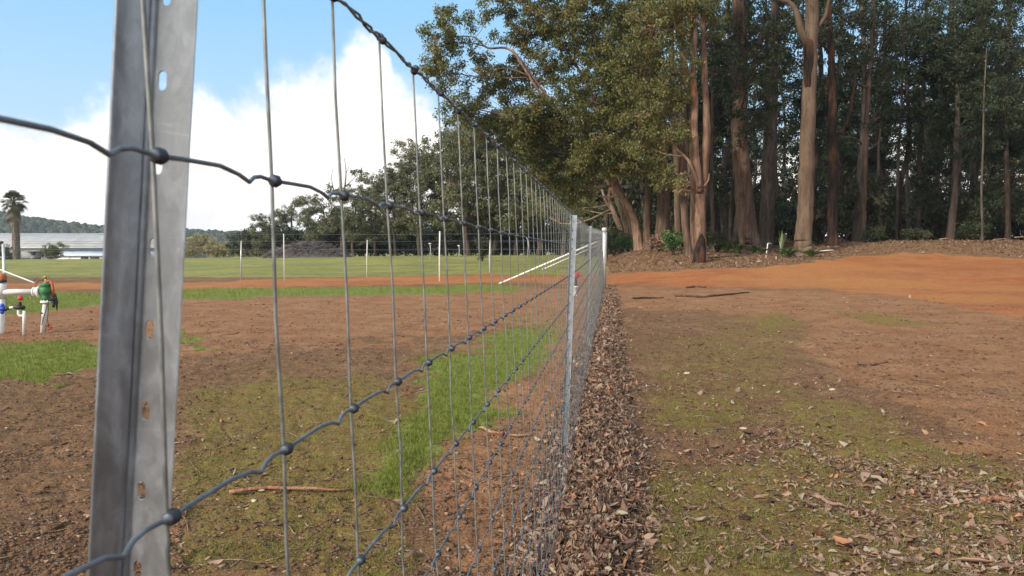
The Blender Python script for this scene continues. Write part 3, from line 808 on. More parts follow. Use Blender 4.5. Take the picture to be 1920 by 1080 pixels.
plain_wires('plain_wire_fence', 'tall plain wire cross fence stretched from the corner post leftwards before the track', [(xL, 28.2, 0), (xat(242, 28.1), 28.1, 0), (xat(533, 27.9), 27.9, 0), (xat(824, 27.7), 27.7, 0), (xc, YC, .0)],
            [1.78, 1.52, 1.22, .95, .62, .3], .0042)
plain_wires('plain_wire_fence', 'lower plain wire paddock fence along the far side of the orange track', [(xat(-100, 27.5), 27.5, Hs(xat(-100, 27.5), 27.5)), (xat(452, 29.2), 29.2, Hs(xat(452, 29.2), 29.2)), (xat(688, 32), 32, Hs(xat(688, 32), 32)), (xat(918, 36), 36, Hs(xat(918, 36), 36)), (gx, 40, Hs(gx, 40))],
            [1.45, 1.15, .85, .5, .2], .004)
# mesh beyond the gate post
t = empty('wire_mesh_fence', (gx, 40, 0), 0, 'far wire mesh fence running on beyond the white gate post into the trees', 'wire fence')
def fp2(y, h): return (FSL * y - .26 - gx, y - 40, Hs(FSL * y - .26, y) + h)
for h in (1.85, 1.6, 1.35, 1.1, .9, .7, .5, .3, .1):
    m = MB(); m.tube([fp2(y, h) for y in np.linspace(40, 64, 12)], .003, 4); m.build('line_wire', M['wire'], t)
m = MB()
for y in np.arange(40.2, 64, .3): m.tube([fp2(y, 0), fp2(y, 1.85)], .0025, 4)
o = m.build('stay_wire', M['stay'], t); o['kind'] = 'stuff'

# ------------------------------------------------------------------ irrigation standpipes, far left
def valve_assembly():
    Y = 10.6
    def q(px, py, dy=0): return at(px, py, Y + dy)
    b = q(80, 622); b.z = Hs(b.x, b.y)
    t = empty('irrigation_valve', b, 0, 'white standpipe with green control valve, brass top and hanging black cable', 'irrigation valve')
    L = lambda v: tuple(Vector(v) - b)
    m = MB(); m.tube([L(q(80.5, 624)), L(q(83.5, 590)), L(q(86, 567))], .037, 16); sp = m.build('standpipe', M['pvc'], t)
    m = MB(); m.tube([L(q(81.5, 588)), L(q(82, 585.5))], .040, 16); m.build('black_strap', M['black'], sp)
    m = MB(); c = L(q(87, 566)); m.lathe([(0, -.012), (.075, -.012), (.078, -.008), (.078, .008), (.07, .014), (0, .014)], c, n=22); fl = m.build('flange', M['pvc'], t)
    m = MB()
    for an in np.linspace(0, 2 * math.pi, 8, endpoint=False):
        m.lathe([(0, .03), (.009, .03), (.009, -.02), (0, -.02)], (c[0] + .062 * math.cos(an), c[1] + .062 * math.sin(an), c[2]), n=6)
    m.build('bolt', M['galv'], fl)
    m = MB(); c = L(q(86, 546))
    m.lathe([(.045, -.13), (.060, -.11), (.062, -.085), (.052, -.07), (.078, -.04), (.086, 0), (.080, .045), (.058, .075), (.070, .08), (.070, .10), (.03, .115), (0, .118)], c, n=22)
    m.tube([L(q(75, 546)), L(q(84, 546))], .055, 18)
    m.build('valve_body', M['green'], t)
    m = MB(); c2 = Vector(L(q(86, 527))); m.lathe([(.03, -.03), (.035, 0), (.016, .008), (.014, .05), (.026, .055), (.026, .07), (0, .073)], c2, n=12)
    m.box(c2 + Vector((0, 0, .055)), (.09, .02, .014)); m.build('brass_top', M['brass'], t)
    m = MB(); m.tube([L(q(78, 527)), L(q(84, 528)), L(q(92, 527)), L(q(97, 530)), L(q(99, 542)), L(q(99, 556))], [.012, .015, .018, .018, .022, .02], 10); m.build('copper_loop', M['orange'], t)
    m = MB(); m.tube([L(q(102, 550, .03)), L(q(106, 565, .03)), L(q(107, 583, .03))], [.030, .034, .006], 8, flat=.4); m.tube([L(q(99, 556)), L(q(101, 570)), L(q(100, 576))], .018, 8)
    m.box(L(q(95, 561)), (.12, .05, .035)); m.build('cable_box', M['black'], t)
    for pts in ([(62, 528), (70, 521), (79, 526), (86, 522)], [(66, 536), (73, 525), (83, 527)], [(95, 552), (88, 575), (80, 602), (78, 610)], [(91, 570), (89, 600), (92, 615)]):
        m = MB(); m.tube([L(q(px, py, -.05)) for px, py in pts], .0045, 6); m.build('cable', M['black'], t)
    m = MB(); c = L(q(69, 547))
    m.tube([L(q(63, 547)), L(q(72, 547))], .060, 18); m.tube([L(q(73, 547)), L(q(76, 547))], .082, 18); m.tube([L(q(66, 547)), L(q(64, 547))], .07, 18)
    m.build('pipe_union', M['pvc'], t)
    m = MB(); m.tube([L(q(63.5, 547)), L(q(30, 547)), L(q(3, 548))], .040, 16); m.build('delivery_pipe', M['pvcgrey'], t)
    m = MB(); m.tube([L(q(1, 560)), L(q(2, 545)), L(q(4, 531))], .060, 18); tee = m.build('pipe_tee', M['pvc'], t)
    m = MB(); c = L(q(4, 524)); m.lathe([(.05, -.045), (.056, -.04), (.056, .0), (.03, .006), (0, .006)], c, n=16); m.build('black_collar', M['black'], tee)
    m = MB(); m.lathe([(.058, -.03), (.060, .015), (.050, .045), (.02, .06), (0, .062)], (c[0], c[1], c[2] + .028), n=16); m.build('red_cap', M['orange'], tee)
    m = MB(); m.tube([L(q(1, 560)), L(q(-1, 640)), L(q(-1, 650))], .058, 18); m.build('riser_pipe', M['pvc'], t)
    m = MB(); m.tube([L(q(88, 612)), L(q(93, 608)), L(q(96, 616)), L(q(90, 618))], .010, 6); m.build('red_wire_coil', M['red'], t)
valve_assembly()
def small_valve():
    Y = 10.35
    def q(px, py, dy=0): return at(px, py, Y + dy)
    b = q(45, 628); b.z = Hs(b.x, b.y)
    t = empty('sampling_tap', b, 0, 'small white pipe with black tap and red knob, left of the green valve', 'tap')
    L = lambda v: tuple(Vector(v) - b)
    m = MB(); m.tube([L(q(45, 629)), L(q(45.2, 600)), L(q(45.5, 583))], .020, 12)
    m.tube([L(q(45.5, 585)), L(q(45, 581)), L(q(40, 580)), L(q(35, 590)), L(q(35, 593))][0:1] + [L(q(44, 592)), L(q(37, 592)), L(q(34.5, 589)), L(q(34.5, 582))], .018, 10)
    m.build('white_pipe', M['pvc'], t)
    m = MB(); m.tube([L(q(27, 576)), L(q(30, 576)), L(q(45, 577))], [.026, .030, .030], 12); m.lathe([(.024, -.03), (.026, 0), (.02, .03)], L(q(37, 570)), n=12); m.build('tap_body', M['black'], t)
    m = MB(); m.lathe([(.018, -.03), (.032, -.026), (.036, -.005), (.033, .02), (.018, .034), (0, .036)], L(q(38, 559)), n=12); m.build('red_knob', M['red'], t)
    m = MB(); m.tube([L(q(18, 577)), L(q(27, 576))], .016, 10); m.build('white_nipple', M['pvc'], t)
    m = MB(); m.tube([L(q(10, 579)), L(q(17, 578))], [.026, .022], 10); m.build('black_sleeve', M['black'], t)
    m = MB(); m.tube([L(q(-1, 579)), L(q(4, 579)), L(q(10, 579))], [.034, .042, .034], 12); m.ball(L(q(4, 573)), .03, 8, 6); m.ball(L(q(4, 585)), .03, 8, 6); m.build('blue_valve', M['blue'], t)
small_valve()
# a third valve, seen through the mesh
def third_valve():
    Y = 19.0; x = xat(1079, Y)
    t = empty('garden_valve', (x, Y, Hs(x, Y)), 0, 'small red-capped valve riser seen through the mesh beside the second post', 'irrigation valve')
    m = MB(); m.lathe([(.05, 0), (.05, .20), (.075, .21), (.075, .24), (.03, .25)], n=14); m.build('white_base', M['pvc'], t)
    m = MB(); m.lathe([(.04, .24), (.05, .30), (.035, .40), (.03, .45)], n=14); m.build('valve_body', M['black'], t)
    m = MB(); m.lathe([(.04, .44), (.09, .46), (.10, .54), (.085, .60), (.03, .63), (0, .63)], n=14); m.tube([(.06, 0, .55), (.15, 0, .53)], .03, 8); m.build('red_cap', M['red'], t)
third_valve()
# thin post and leaning pole behind the valves
def thin_posts():
    Y = 14.0; x = xat(7.5, Y)
    t = empty('thin_post', (x, Y, Hs(x, Y)), 0, 'thin pale post with a dark insulator on top behind the left pipe', 'post')
    z1 = at(8, 457, Y).z - Hs(x, Y)
    m = MB(); m.tube([(0, 0, -.1), (0, 0, z1)], .026, 10); m.build('pole', M['galv'], t)
    m = MB(); m.ball((-.03, 0, z1 + .02), .035, 8, 6); m.tube([(0, 0, z1 - .05), (-.09, 0, z1 + .06)], .018, 6); m.build('insulator', M['black'], t)
    a, b = at(-30, 494, 13.8), at(64, 530, 12.2)
    m = MB(); m.tube([a, (a + b) / 2, b], .013, 8); o = m.build('leaning_pole', M['pvcgrey'])
    tag(o, 'thin grey pole slanting down behind the green valve', 'pole')
thin_posts()

# ------------------------------------------------------------------ sticks, bark and stones lying about
def stick(name, label, pts, r, mat, cat='stick', group=None, flat=1.0, lift=.01, n=7, fork=None):
    W = []
    for px, py in pts:
        Y = F * CAMZ / (py - 468); x = xat(px, Y)
        W.append(Vector((x, Y, Hs(x, Y) + lift + r * .6)))
    c = W[0]; P = []
    for a_, b_ in zip(W[:-1], W[1:]):
        for u in (0, .33, .66): P.append(a_.lerp(b_, u) - c + Vector((random.gauss(0, r * .5), random.gauss(0, r * .5), random.gauss(0, r * .3))))
    P.append(W[-1] - c)
    m = MB(); k = len(P); m.tube(P, r * np.interp(np.arange(k), [0, k * .3, k - 1], [1, .95, .5]), n, rough=.5, seed=random.random() * 9, flat=flat)
    if fork:
        a_ = P[int(k * fork[0])]; d_ = Vector(fork[1]); m.tube([a_, a_ + d_ * .5, a_ + d_], [r * .6, r * .5, r * .3], 6, rough=.3)
    o = m.build(name, mat); o.location = c
    return tag(o, label, cat, group)
stick('bark_strip', 'long orange-brown strip of shed bark on the turf beyond the nearest stays', [(424, 940), (500, 934), (580, 935), (655, 930)], .013, M['barkstrip'], 'bark strip', flat=.6)
stick('bark_strip', 'short bark strip lying across the long orange-brown strip', [(478, 936), (505, 926), (528, 918)], .006, M['barkstrip'], 'bark strip', flat=.6, lift=.02)
stick('bark_strip', 'reddish bark strip lying behind the mesh, on bare soil at mid distance', [(898, 804), (930, 816), (965, 824), (1000, 822)], .014, M['barkstrip'], 'bark strip', flat=.6, fork=(.4, (-.05, -.2, 0)))
stick('stick', 'long dark stick lying across the bare ground before the orange road', [(1265, 556), (1320, 558), (1365, 555), (1405, 551)], .030, M['stickdark'])
stick('stick', 'small dark stick near the orange road edge, left of the long one', [(1188, 562), (1215, 560), (1245, 559)], .022, M['stickdark'])
stick('stick', 'dark stub of wood at the edge of the orange road', [(1288, 542), (1305, 541), (1325, 542)], .03, M['stickdark'])
stick('stick', 'pale broken stick lying on the mossy turf at the lower right', [(1672, 864), (1688, 876), (1702, 884)], .008, M['stick'])
stick('stick', 'brown stick with peeling bark near the right edge among leaves', [(1850, 950), (1890, 946), (1935, 951)], .014, M['barkstrip'])
stick('stick', 'slim brown stick among the leaves, lower right of the clearing', [(1535, 944), (1575, 955), (1602, 962)], .009, M['stick'], fork=(.2, (-.05, .08, .01)))
stick('stick', 'thin straight twig lying across the moss, upper middle of the turf', [(1440, 833), (1460, 832), (1480, 833)], .006, M['stick'])
stick('stick', 'dark stick on the pinkish soil at right, middle distance', [(1610, 684), (1640, 687), (1670, 684)], .012, M['stickdark'])
stick('stick', 'grey forked twig on the pinkish soil before the road', [(1582, 620), (1612, 628), (1640, 631)], .008, M['stick'], fork=(.3, (.3, .15, .02)))
stick('stick', 'curved pale stick at the right margin of the leaf strip', [(1146, 924), (1162, 935), (1170, 950), (1180, 957)], .008, M['stick'], lift=.03)
stick('stick', 'forked pale twig on the leaf strip at the foot of the mesh', [(1020, 1012), (1040, 998), (1056, 988), (1082, 986)], .007, M['stick'], lift=.07, fork=(.5, (.06, -.03, .01)))
stick('stick', 'thick dark stick half buried in the leaves at the bottom edge', [(1150, 1072), (1170, 1068), (1198, 1058)], .011, M['stickdark'], lift=.03)
stick('stick', 'dark stick lying on the leaf strip above the bottom edge', [(1146, 1050), (1165, 1040), (1182, 1030)], .007, M['stickdark'], lift=.03)
stick('stick', 'long thin twig running from the leaf strip onto the moss', [(1192, 950), (1230, 948), (1280, 948)], .0035, M['stick'])
def big_leaf(label, px, py, L, c, a):
    Y = F * CAMZ / (py - 468); x = xat(px, Y)
    V, Fq, A = leaves_np(np.zeros(1), np.zeros(1), np.zeros(1), np.array([L]), np.array([c]), 0, .12)
    o = mesh_np('bark_flake', V, Fq, M['litter'], None, True, {'v': A}); o.location = (x, Y, Hs(x, Y) + .012); o.rotation_euler = (0, 0, a)
    tag(o, label, 'bark flake')
big_leaf('large tan bark flake among the leaves, lower right', 1650, 915, .13, .93, .2)
big_leaf('tan bark flake just left of the largest flake', 1632, 910, .10, .92, 1.4)
big_leaf('orange bark flake lying on moss near the bottom edge', 1595, 1033, .10, .88, .3)
big_leaf('pinkish bark flake at the bottom right among grey leaves', 1748, 1038, .11, .90, .9)
big_leaf('large bark flake at the very bottom right corner', 1840, 1070, .14, .91, .3)
big_leaf('brown bark flake on the leaf strip at the foot of the mesh', 1082, 1014, .075, .88, .3)
big_leaf('rusty bark flake higher up the leaf strip', 1104, 950, .07, .89, 1.0)
def stone(label, px, py, r, mat):
    Y = F * CAMZ / (py - 468); x = xat(px, Y)
    bm = bmesh.new(); bmesh.ops.create_icosphere(bm, subdivisions=3, radius=r)
    for v in bm.verts:
        v.co *= 1 + .35 * noise.noise(v.co * 1.6 / r + Vector((px, py, 0))); v.co.z *= .5
    me = bpy.data.meshes.new('stone'); bm.to_mesh(me); bm.free()
    o = link('stone', me, mat); o.location = (x, Y, Hs(x, Y) + r * .1); tag(o, label, 'stone')
st = simple('pale_stone', (.42, .36, .27), .9, 0, .3, 40, .004)
stone('pale yellowish stone on the brown turf, middle distance at right', 1566, 735, .030, st)
stone('pale stone by the green grass tuft right of the leaf strip', 1398, 806, .024, st)
stone('small buff stone in the moss, right of the leaf strip', 1290, 703, .026, st)
stone('buff stone beside the bark strip in the left turf', 468, 952, .014, st)
# ------------------------------------------------------------------ trees
def leaf_cloud(C, rad, nl, L, W, droop=.5, vbase=.5, vspread=.17):
    """C (k,3) clump centres; returns V, F, v for nl leaves round each"""
    C = np.asarray(C, float); k = len(C); n = k * nl
    c = np.repeat(C, nl, 0)
    d = rng.normal(size=(n, 3)); d = unit(d) * (rng.random((n, 1)) ** .45) * rad * rng.uniform(.6, 1.25, (k, 1)).repeat(nl, 0)
    d[:, 2] *= .72
    p = c + d
    ax = unit(rng.normal(size=(n, 3)) + np.array([0, 0, -droop * 1.6]))
    sd = unit(np.cross(ax, rng.normal(size=(n, 3))))
    ll = L * rng.uniform(.55, 1.35, (n, 1)); ww = W * rng.uniform(.6, 1.3, (n, 1))
    V = np.stack([p, p + ax * ll * .45 + sd * ww * .5, p + ax * ll, p + ax * ll * .45 - sd * ww * .5], 1).reshape(-1, 3)
    F_ = np.arange(n * 4).reshape(n, 4)
    vb = np.clip(rng.normal(vbase, vspread, k), 0, 1).repeat(nl) + rng.normal(0, .10, n)
    return V, F_, np.clip(vb, 0, 1).repeat(4)

def curve_pts(a, b, k=5, sag=0.0, wig=.06):
    a, b = np.array(a, float), np.array(b, float); L = np.linalg.norm(b - a)
    P = []
    o = rng.normal(0, wig * L, 3)
    for u in np.linspace(0, 1, k):
        q = a + (b - a) * u; q = q + o * math.sin(u * math.pi) + np.array([0, 0, sag * L * math.sin(u * math.pi)])
        P.append(q)
    return P

def make_tree(name, label, cat, base, stems, lobes, barkm, leafm, leafL=.16, leafW=.07, crad=.45, nl=80, dens=1.0, group=None, vb=.45, droop=.5,
              br=.05, twigs=.5, nside=12, rough=.05, branch=True, vs=.17):
    """stems: list of [(x,y,z,r), ...] in world coordinates; lobes: (x,y,z,rx,ry,rz[,density])"""
    bx, by, bz = base
    t = empty(name, base, 0, label, cat, group)
    m = MB(); B = np.array(base)
    nodes = []
    for si, s in enumerate(stems):
        s = np.array(s, float); P = s[:, :3] - B; r = s[:, 3]
        # refine
        k = max(6, int(len(P) * 6)); u = np.linspace(0, len(P) - 1, k); i = np.minimum(u.astype(int), len(P) - 2); f = (u - i)[:, None]
        Pm = np.vstack([2 * P[0] - P[1], P, 2 * P[-1] - P[-2]])
        p0, p1, p2, p3 = Pm[i], Pm[i + 1], Pm[i + 2], Pm[i + 3]
        Q = .5 * ((2 * p1) + (-p0 + p2) * f + (2 * p0 - 5 * p1 + 4 * p2 - p3) * f ** 2 + (-p0 + 3 * p1 - 3 * p2 + p3) * f ** 3)
        rr = np.interp(u, np.arange(len(P)), r)
        Q[1:-1] += rng.normal(0, 1, (k - 2, 3)) * rr[1:-1, None] * .05
        m.tube(Q, rr, nside if rr[0] > .08 else 7, rough=rough, seed=si * 3.3 + bx)
        for q, a in zip(Q[k // 4:], rr[k // 4:]): nodes.append((q, a))
    Vs = []; Fs = []; As = []; n0 = 0
    for lb in lobes:
        cx, cy, cz, rx, ry, rz = lb[:6]; de = lb[6] if len(lb) > 6 else 1.0
        c = np.array([cx, cy, cz]) - B; R3 = np.array([rx, ry, rz])
        vol = (rx * ry * rz) ** (2 / 3)
        K = max(4, int(vol * 9.5 * dens * de / (crad / .45) ** 2))
        d = unit(rng.normal(size=(K, 3))) * (rng.random((K, 1)) ** .38)
        C = c + d * R3
        V, F_, A = leaf_cloud(C, crad, nl, leafL, leafW, droop, np.clip(rng.normal(vb, .09), .05, .95), vs)
        Vs.append(V); Fs.append(F_ + n0); As.append(A); n0 += len(V)
        if branch and nodes:
            # branch from the stem node best placed under the lobe
            best = min(nodes, key=lambda q: np.linalg.norm(q[0] - c) + max(0, q[0][2] - c[2] + .5) * 2.0)
            a, r0 = best; r1 = min(r0 * .6, br * (1 + .5 * np.linalg.norm(c - a) / 3)); P = curve_pts(a, c, 6, -.06, .07)
            m.tube(P, np.linspace(r1, r1 * .35, 6), 6, rough=.1)
            for q in C[rng.random(K) < twigs]:
                s_ = P[rng.integers(3, 6)]
                m.tube(curve_pts(s_, q, 4, .03, .08), [r1 * .32, r1 * .25, r1 * .16, .006], 4, cap=False)
    m.build('trunk', barkm, t)
    if Vs:
        mesh_np('crown', np.vstack(Vs), np.vstack(Fs), leafm, t, False, {'v': np.concatenate(As)})
    return t
def copy_thing(o, loc, rz=0, sc=(1, 1, 1), label=None):
    r = o.copy(); col.objects.link(r); r.location = loc; r.rotation_euler = (0, 0, rz); r.scale = sc
    if label: r['label'] = label
    for ch in list(o.children):
        c = ch.copy(); col.objects.link(c); c.parent = r
        for g in list(ch.children):
            d = g.copy(); col.objects.link(d); d.parent = c
    return r
def pxl(L, k=1.12):
    """lobes given as (px, py, rx_px, ry_px, distance[, density]) -> world"""
    out = []
    for l in L:
        px, py, rx, ry, D = l[:5]; p = at(px, py, D); s = D / F
        out.append((p.x, p.y, p.z, rx * s * k, max(rx, ry) * s * 1.1, ry * s * k) + tuple(l[5:]))
    return out
def pxs(S, D0):
    """stem points (px, py, radius_px[, distance]) -> world"""
    out = []
    for s in S:
        D = s[3] if len(s) > 3 else D0
        p = at(s[0], s[1], D); out.append((p.x, p.y, p.z, s[2] * D / F))
    return out
def gbase(px, D): x = xat(px, D); return (x, D, Hs(x, D))
def rooted(S, D):
    """adds a buried, flared foot below the lowest stem point"""
    w = pxs(S, D); x, y, z, r = w[0]; g = Hs(x, y)
    x1, y1, z1, r1 = w[1]; zz = g + max(.35, .3 * (z1 - g)); k = (zz - g) / max(.5, z1 - g)
    w[0] = (x + (x1 - x) * k, y + (y1 - y) * k, zz, r + (r1 - r) * k)
    return [(x, y, g - .3, r * 1.45)] + w

LR = 'olive gum trees along the fence line'
D = 41.0
# overhanging tree: twin stems leaning left
make_tree('gum_tree', 'gum tree leaning left over the fence line, its crown spreading farthest into the sky', 'tree', gbase(1200, 44),
    [rooted([(1200, 462, 7.5), (1193, 420, 6.5), (1178, 385, 5.5, 43.5), (1150, 345, 5, 43), (1115, 300, 4.2, 42.5), (1085, 262, 3.5, 42), (1040, 200, 2.8, 41.5), (960, 92, 2, 41)], 44),
     rooted([(1196, 462, 6), (1186, 410, 5), (1160, 350, 4), (1140, 300, 3.3, 43), (1120, 200, 3, 42), (1060, 90, 2.3, 41), (1000, 20, 1.6, 41)], 44.4),
     pxs([(1085, 262, 3.2), (1010, 170, 2.6), (960, 96, 2.2), (915, 90, 1.9), (890, 70, 1.5), (855, 68, .9)], 41)],
    pxl([(845, 62, 48, 42, 40), (822, 128, 34, 44, 40), (845, 195, 36, 36, 40, .6), (900, 130, 40, 34, 41, .6), (885, 205, 36, 30, 41, .8), (955, 10, 56, 16, 41, .7), (912, 25, 22, 14, 41, .5), (950, 70, 42, 22, 42, .5), (938, 165, 46, 36, 42), (1010, 60, 48, 40, 42),
         (990, 130, 50, 40, 42, .8), (950, 225, 54, 34, 42), (1030, 200, 60, 56, 41), (990, 275, 50, 34, 42.5), (1060, 300, 56, 44, 43), (1045, 15, 70, 40, 40), (1000, -60, 90, 50, 41), (1075, 110, 60, 60, 41), (1010, 330, 40, 24, 43, .7), (1075, 350, 46, 34, 44), (900, 250, 40, 22, 42, .6), (1000, 240, 50, 40, 41.5)]),
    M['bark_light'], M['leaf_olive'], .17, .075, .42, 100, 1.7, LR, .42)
make_tree('gum_tree', 'gum tree with a thick short trunk wrapped in leaves, right of the leaning tree', 'tree', gbase(1242, 42),
    [rooted([(1242, 455, 15), (1243, 420, 13.5), (1245, 350, 12), (1240, 240, 9), (1225, 120, 7, 40), (1210, 0, 5, 39), (1200, -120, 3, 39)], 42),
     pxs([(1243, 300, 7), (1190, 230, 4.5), (1130, 130, 3.5, 40), (1110, 20, 2.5, 39)], 42)],
    pxl([(1130, 40, 66, 56, 39), (1170, 130, 66, 60, 38), (1110, 190, 60, 60, 39), (1160, 250, 66, 50, 38.5), (1120, 290, 56, 44, 40), (1210, 30, 60, 50, 38), (1215, 180, 56, 60, 37.5), (1205, 305, 44, 28, 38.5), (1150, -70, 100, 60, 39), (1245, -60, 90, 60, 38)]),
    M['bark_pink'], M['leaf_olive'], .17, .075, .42, 100, 1.7, LR, .40)
make_tree('gum_tree', 'multi-stemmed gum tree with orange streaks, rising behind the charred stump', 'tree', gbase(1314, 33.5),
    [rooted([(1314, 470, 11), (1313, 420, 10.5), (1314, 370, 10), (1317, 345, 9.5)], 33.5),
     pxs([(1316, 360, 8), (1322, 300, 7.5), (1325, 240, 7), (1322, 160, 6), (1319, 60, 5), (1318, -60, 4)], 33.5),
     pxs([(1313, 360, 7), (1306, 300, 6.5), (1302, 240, 6), (1303, 180, 6), (1290, 140, 5), (1270, 60, 3.8), (1258, -10, 3)], 33.3),
     pxs([(1303, 185, 4.5), (1299, 110, 4.5), (1294, 40, 3.5), (1290, -60, 3)], 33.3),
     pxs([(1311, 352, 4), (1302, 325, 3.2), (1290, 300, 2.6), (1270, 280, 2), (1258, 262, 1.4)], 33.2),
     pxs([(1320, 350, 2.5), (1328, 338, 2), (1330, 325, 1.2)], 33.2)],
    pxl([(1225, 50, 60, 56, 33), (1265, 130, 40, 44, 33), (1235, 200, 54, 44, 33.5), (1215, 275, 44, 34, 34), (1262, 250, 34, 36, 33.5), (1275, 20, 50, 40, 32.5), (1320, 5, 40, 26, 32), (1335, 50, 20, 26, 33, .7), (1280, 335, 22, 22, 33, .6), (1250, 330, 26, 24, 34), (1270, -70, 90, 60, 33), (1345, -70, 60, 40, 33), (1195, 130, 50, 50, 34)]),
    M['bark_orange'], M['leaf_olive'], .15, .065, .38, 95, 1.4, LR, .44)
# the stems standing close together between them
def slim(label, S, D, bark, lobes=(), grp='trunks of the roadside stand', **k):
    sts = [rooted(S[0], D)] + [pxs(s, D) for s in S[1:]]
    x, y = sts[0][0][:2]
    return make_tree('gum_tree', label, 'tree', (x, y, Hs(x, y)), sts, pxl(lobes), bark, k.pop('leaf', M['leaf_olive']), .16, .07, .42, 80, .9, grp, **k)
slim('slim gum trunk just left of the multi-stemmed tree, straight and reddish', [[(1291, 462, 7.5), (1285, 420, 7), (1281, 340, 6.5), (1284, 260, 6), (1280, 150, 5), (1275, -60, 4)]], 35, M['bark_pink'], [(1280, -70, 50, 50, 35), (1262, 180, 30, 36, 35.5)])
slim('pale greenish gum trunk left of the two close reddish trunks', [[(1272, 455, 6.5), (1270, 400, 6), (1268, 300, 5.5), (1262, 200, 5), (1255, -40, 4)]], 38, M['bark_pale'], [(1262, -60, 60, 50, 38), (1240, 340, 24, 26, 38, .7)])
slim('slim gum trunk touching the left side of the multi-stemmed tree', [[(1300, 460, 5.5), (1299, 400, 5.5), (1300, 330, 5), (1297, 230, 4.5), (1310, -60, 3.5)]], 37, M['bark_orange'], [(1310, -60, 50, 50, 37)])
slim('smooth grey-brown trunk between the leaning tree and the thick short trunk', [[(1214, 455, 8), (1214, 410, 7.5), (1217, 340, 7), (1222, 240, 6), (1230, 60, 4)]], 43, M['bark_pale'], [(1190, 60, 50, 50, 43)])
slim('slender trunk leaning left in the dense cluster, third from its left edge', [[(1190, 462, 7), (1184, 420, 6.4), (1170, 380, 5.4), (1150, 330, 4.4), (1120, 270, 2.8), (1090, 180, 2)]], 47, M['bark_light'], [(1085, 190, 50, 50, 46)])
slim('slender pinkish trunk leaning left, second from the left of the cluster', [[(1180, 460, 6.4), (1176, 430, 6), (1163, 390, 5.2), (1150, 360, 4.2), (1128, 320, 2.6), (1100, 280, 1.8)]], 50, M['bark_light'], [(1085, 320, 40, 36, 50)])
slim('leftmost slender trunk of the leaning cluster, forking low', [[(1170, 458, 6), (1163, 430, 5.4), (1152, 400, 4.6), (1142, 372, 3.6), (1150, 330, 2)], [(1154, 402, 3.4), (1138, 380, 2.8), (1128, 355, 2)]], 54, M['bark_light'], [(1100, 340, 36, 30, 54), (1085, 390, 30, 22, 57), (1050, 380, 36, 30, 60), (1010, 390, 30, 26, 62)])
# charred stump
t = empty('charred_stump', gbase(1310, 32.2), 0, 'black charred stump leaning against the foot of the multi-stemmed gum', 'stump')
g = Hs(xat(1310, 32.2), 32.2); sc = 32.2 / F
m = MB(); m.tube([(-.02, 0, -.15), (0, 0, .15), (.05, 0, .6), (.10, 0, 1.0), (.09, 0, 1.25)], [.32, .28, .23, .16, .05], 12, rough=.35, seed=3); m.build('trunk', M['bark_char'], t)

RS = 'big trunks standing at the edge of the dark wood'
make_tree('gum_tree', 'tall straight pale-trunked gum at the roadside with a dark scar high up', 'tree', gbase(1504, 36),
    [rooted([(1504, 462, 16.5), (1506, 440, 15.4), (1510, 380, 14.4), (1514, 260, 13.3), (1519, 120, 12.4), (1522, 40, 12), (1524, -60, 11), (1528, -220, 8)], 36),
     pxs([(1520, 90, 8), (1503, 60, 6.5), (1494, 25, 5.5), (1480, 5, 4), (1440, -10, 3), (1380, -60, 2)], 36),
     pxs([(1522, 60, 5), (1545, 35, 3.5), (1552, 10, 3), (1570, -60, 2)], 36)],
    pxl([(1450, -60, 90, 40, 36), (1590, -60, 80, 40, 36), (1520, -160, 130, 70, 36)]),
    M['bark_pale'], M['leaf_forest'], .17, .075, .45, 80, 1.0, RS, .5, nside=20, rough=.02)
m = MB()
P = pxs([(1513.5, 185, 1.5), (1513, 165, 7.5), (1515, 120, 10), (1516, 80, 9), (1512, 58, 3)], 36)
tr = [o for o in bpy.data.objects if o.get('label', '').startswith('tall straight pale')][0]
m.tube([(x - tr.location.x + .03, y - tr.location.y - .10, z - tr.location.z) for x, y, z, r in P], [r for *_, r in P], 14, rough=.25, flat=1.0)
m.build('bark_scar', M['bark_char'], tr)
make_tree('gum_tree', 'broad leaning gum with reddish-brown base, left of the tall pale trunk', 'tree', gbase(1408, 41),
    [rooted([(1408, 458, 20), (1403, 440, 18.5), (1396, 380, 17), (1389, 300, 15.5), (1386, 220, 14), (1388, 100, 13), (1384, -60, 11), (1380, -200, 8)], 41),
     pxs([(1388, 170, 5), (1408, 140, 4), (1420, 90, 3), (1440, 40, 2)], 41)],
    pxl([(1380, 40, 50, 50, 42, .6), (1430, 90, 50, 50, 42, .7), (1350, -50, 70, 40, 41), (1420, -100, 110, 60, 41), (1445, 180, 34, 40, 41, .7), (1380, 250, 34, 26, 39.5, .5), (1425, 240, 26, 30, 40, .6), (1355, 140, 40, 60, 39, .9), (1398, 170, 40, 56, 39.2, 1.0), (1440, 110, 38, 60, 39.3, .9), (1390, 60, 44, 40, 39, .9), (1470, 40, 26, 36, 39.5, .7), (1410, 255, 30, 26, 39.2, .7), (1440, 215, 30, 30, 39.4, .6)]),
    M['bark_pink'], M['leaf_forest'], .17, .075, .45, 80, .9, RS, .55, nside=18, rough=.03)
slim('brownish gum trunk immediately behind the broad leaning gum, slanting right', [[(1434, 457, 11), (1434, 420, 10.5), (1437, 360, 10), (1440, 300, 10), (1446, 220, 9), (1452, 60, 7), (1455, -100, 5)]], 45, M['bark_grey'], [(1450, -60, 70, 60, 45), (1470, 60, 40, 50, 45, .7)], RS, leaf=M['leaf_forest'])
slim('thin kinked trunk right behind the slanting brown gum, bending right at mid height', [[(1443, 458, 7), (1446, 430, 6), (1447, 380, 6), (1455, 350, 5.5), (1452, 310, 5), (1454, 200, 4), (1460, -40, 3)]], 47, M['bark_grey'], [(1470, 140, 40, 40, 47, .6)], RS, leaf=M['leaf_forest'])
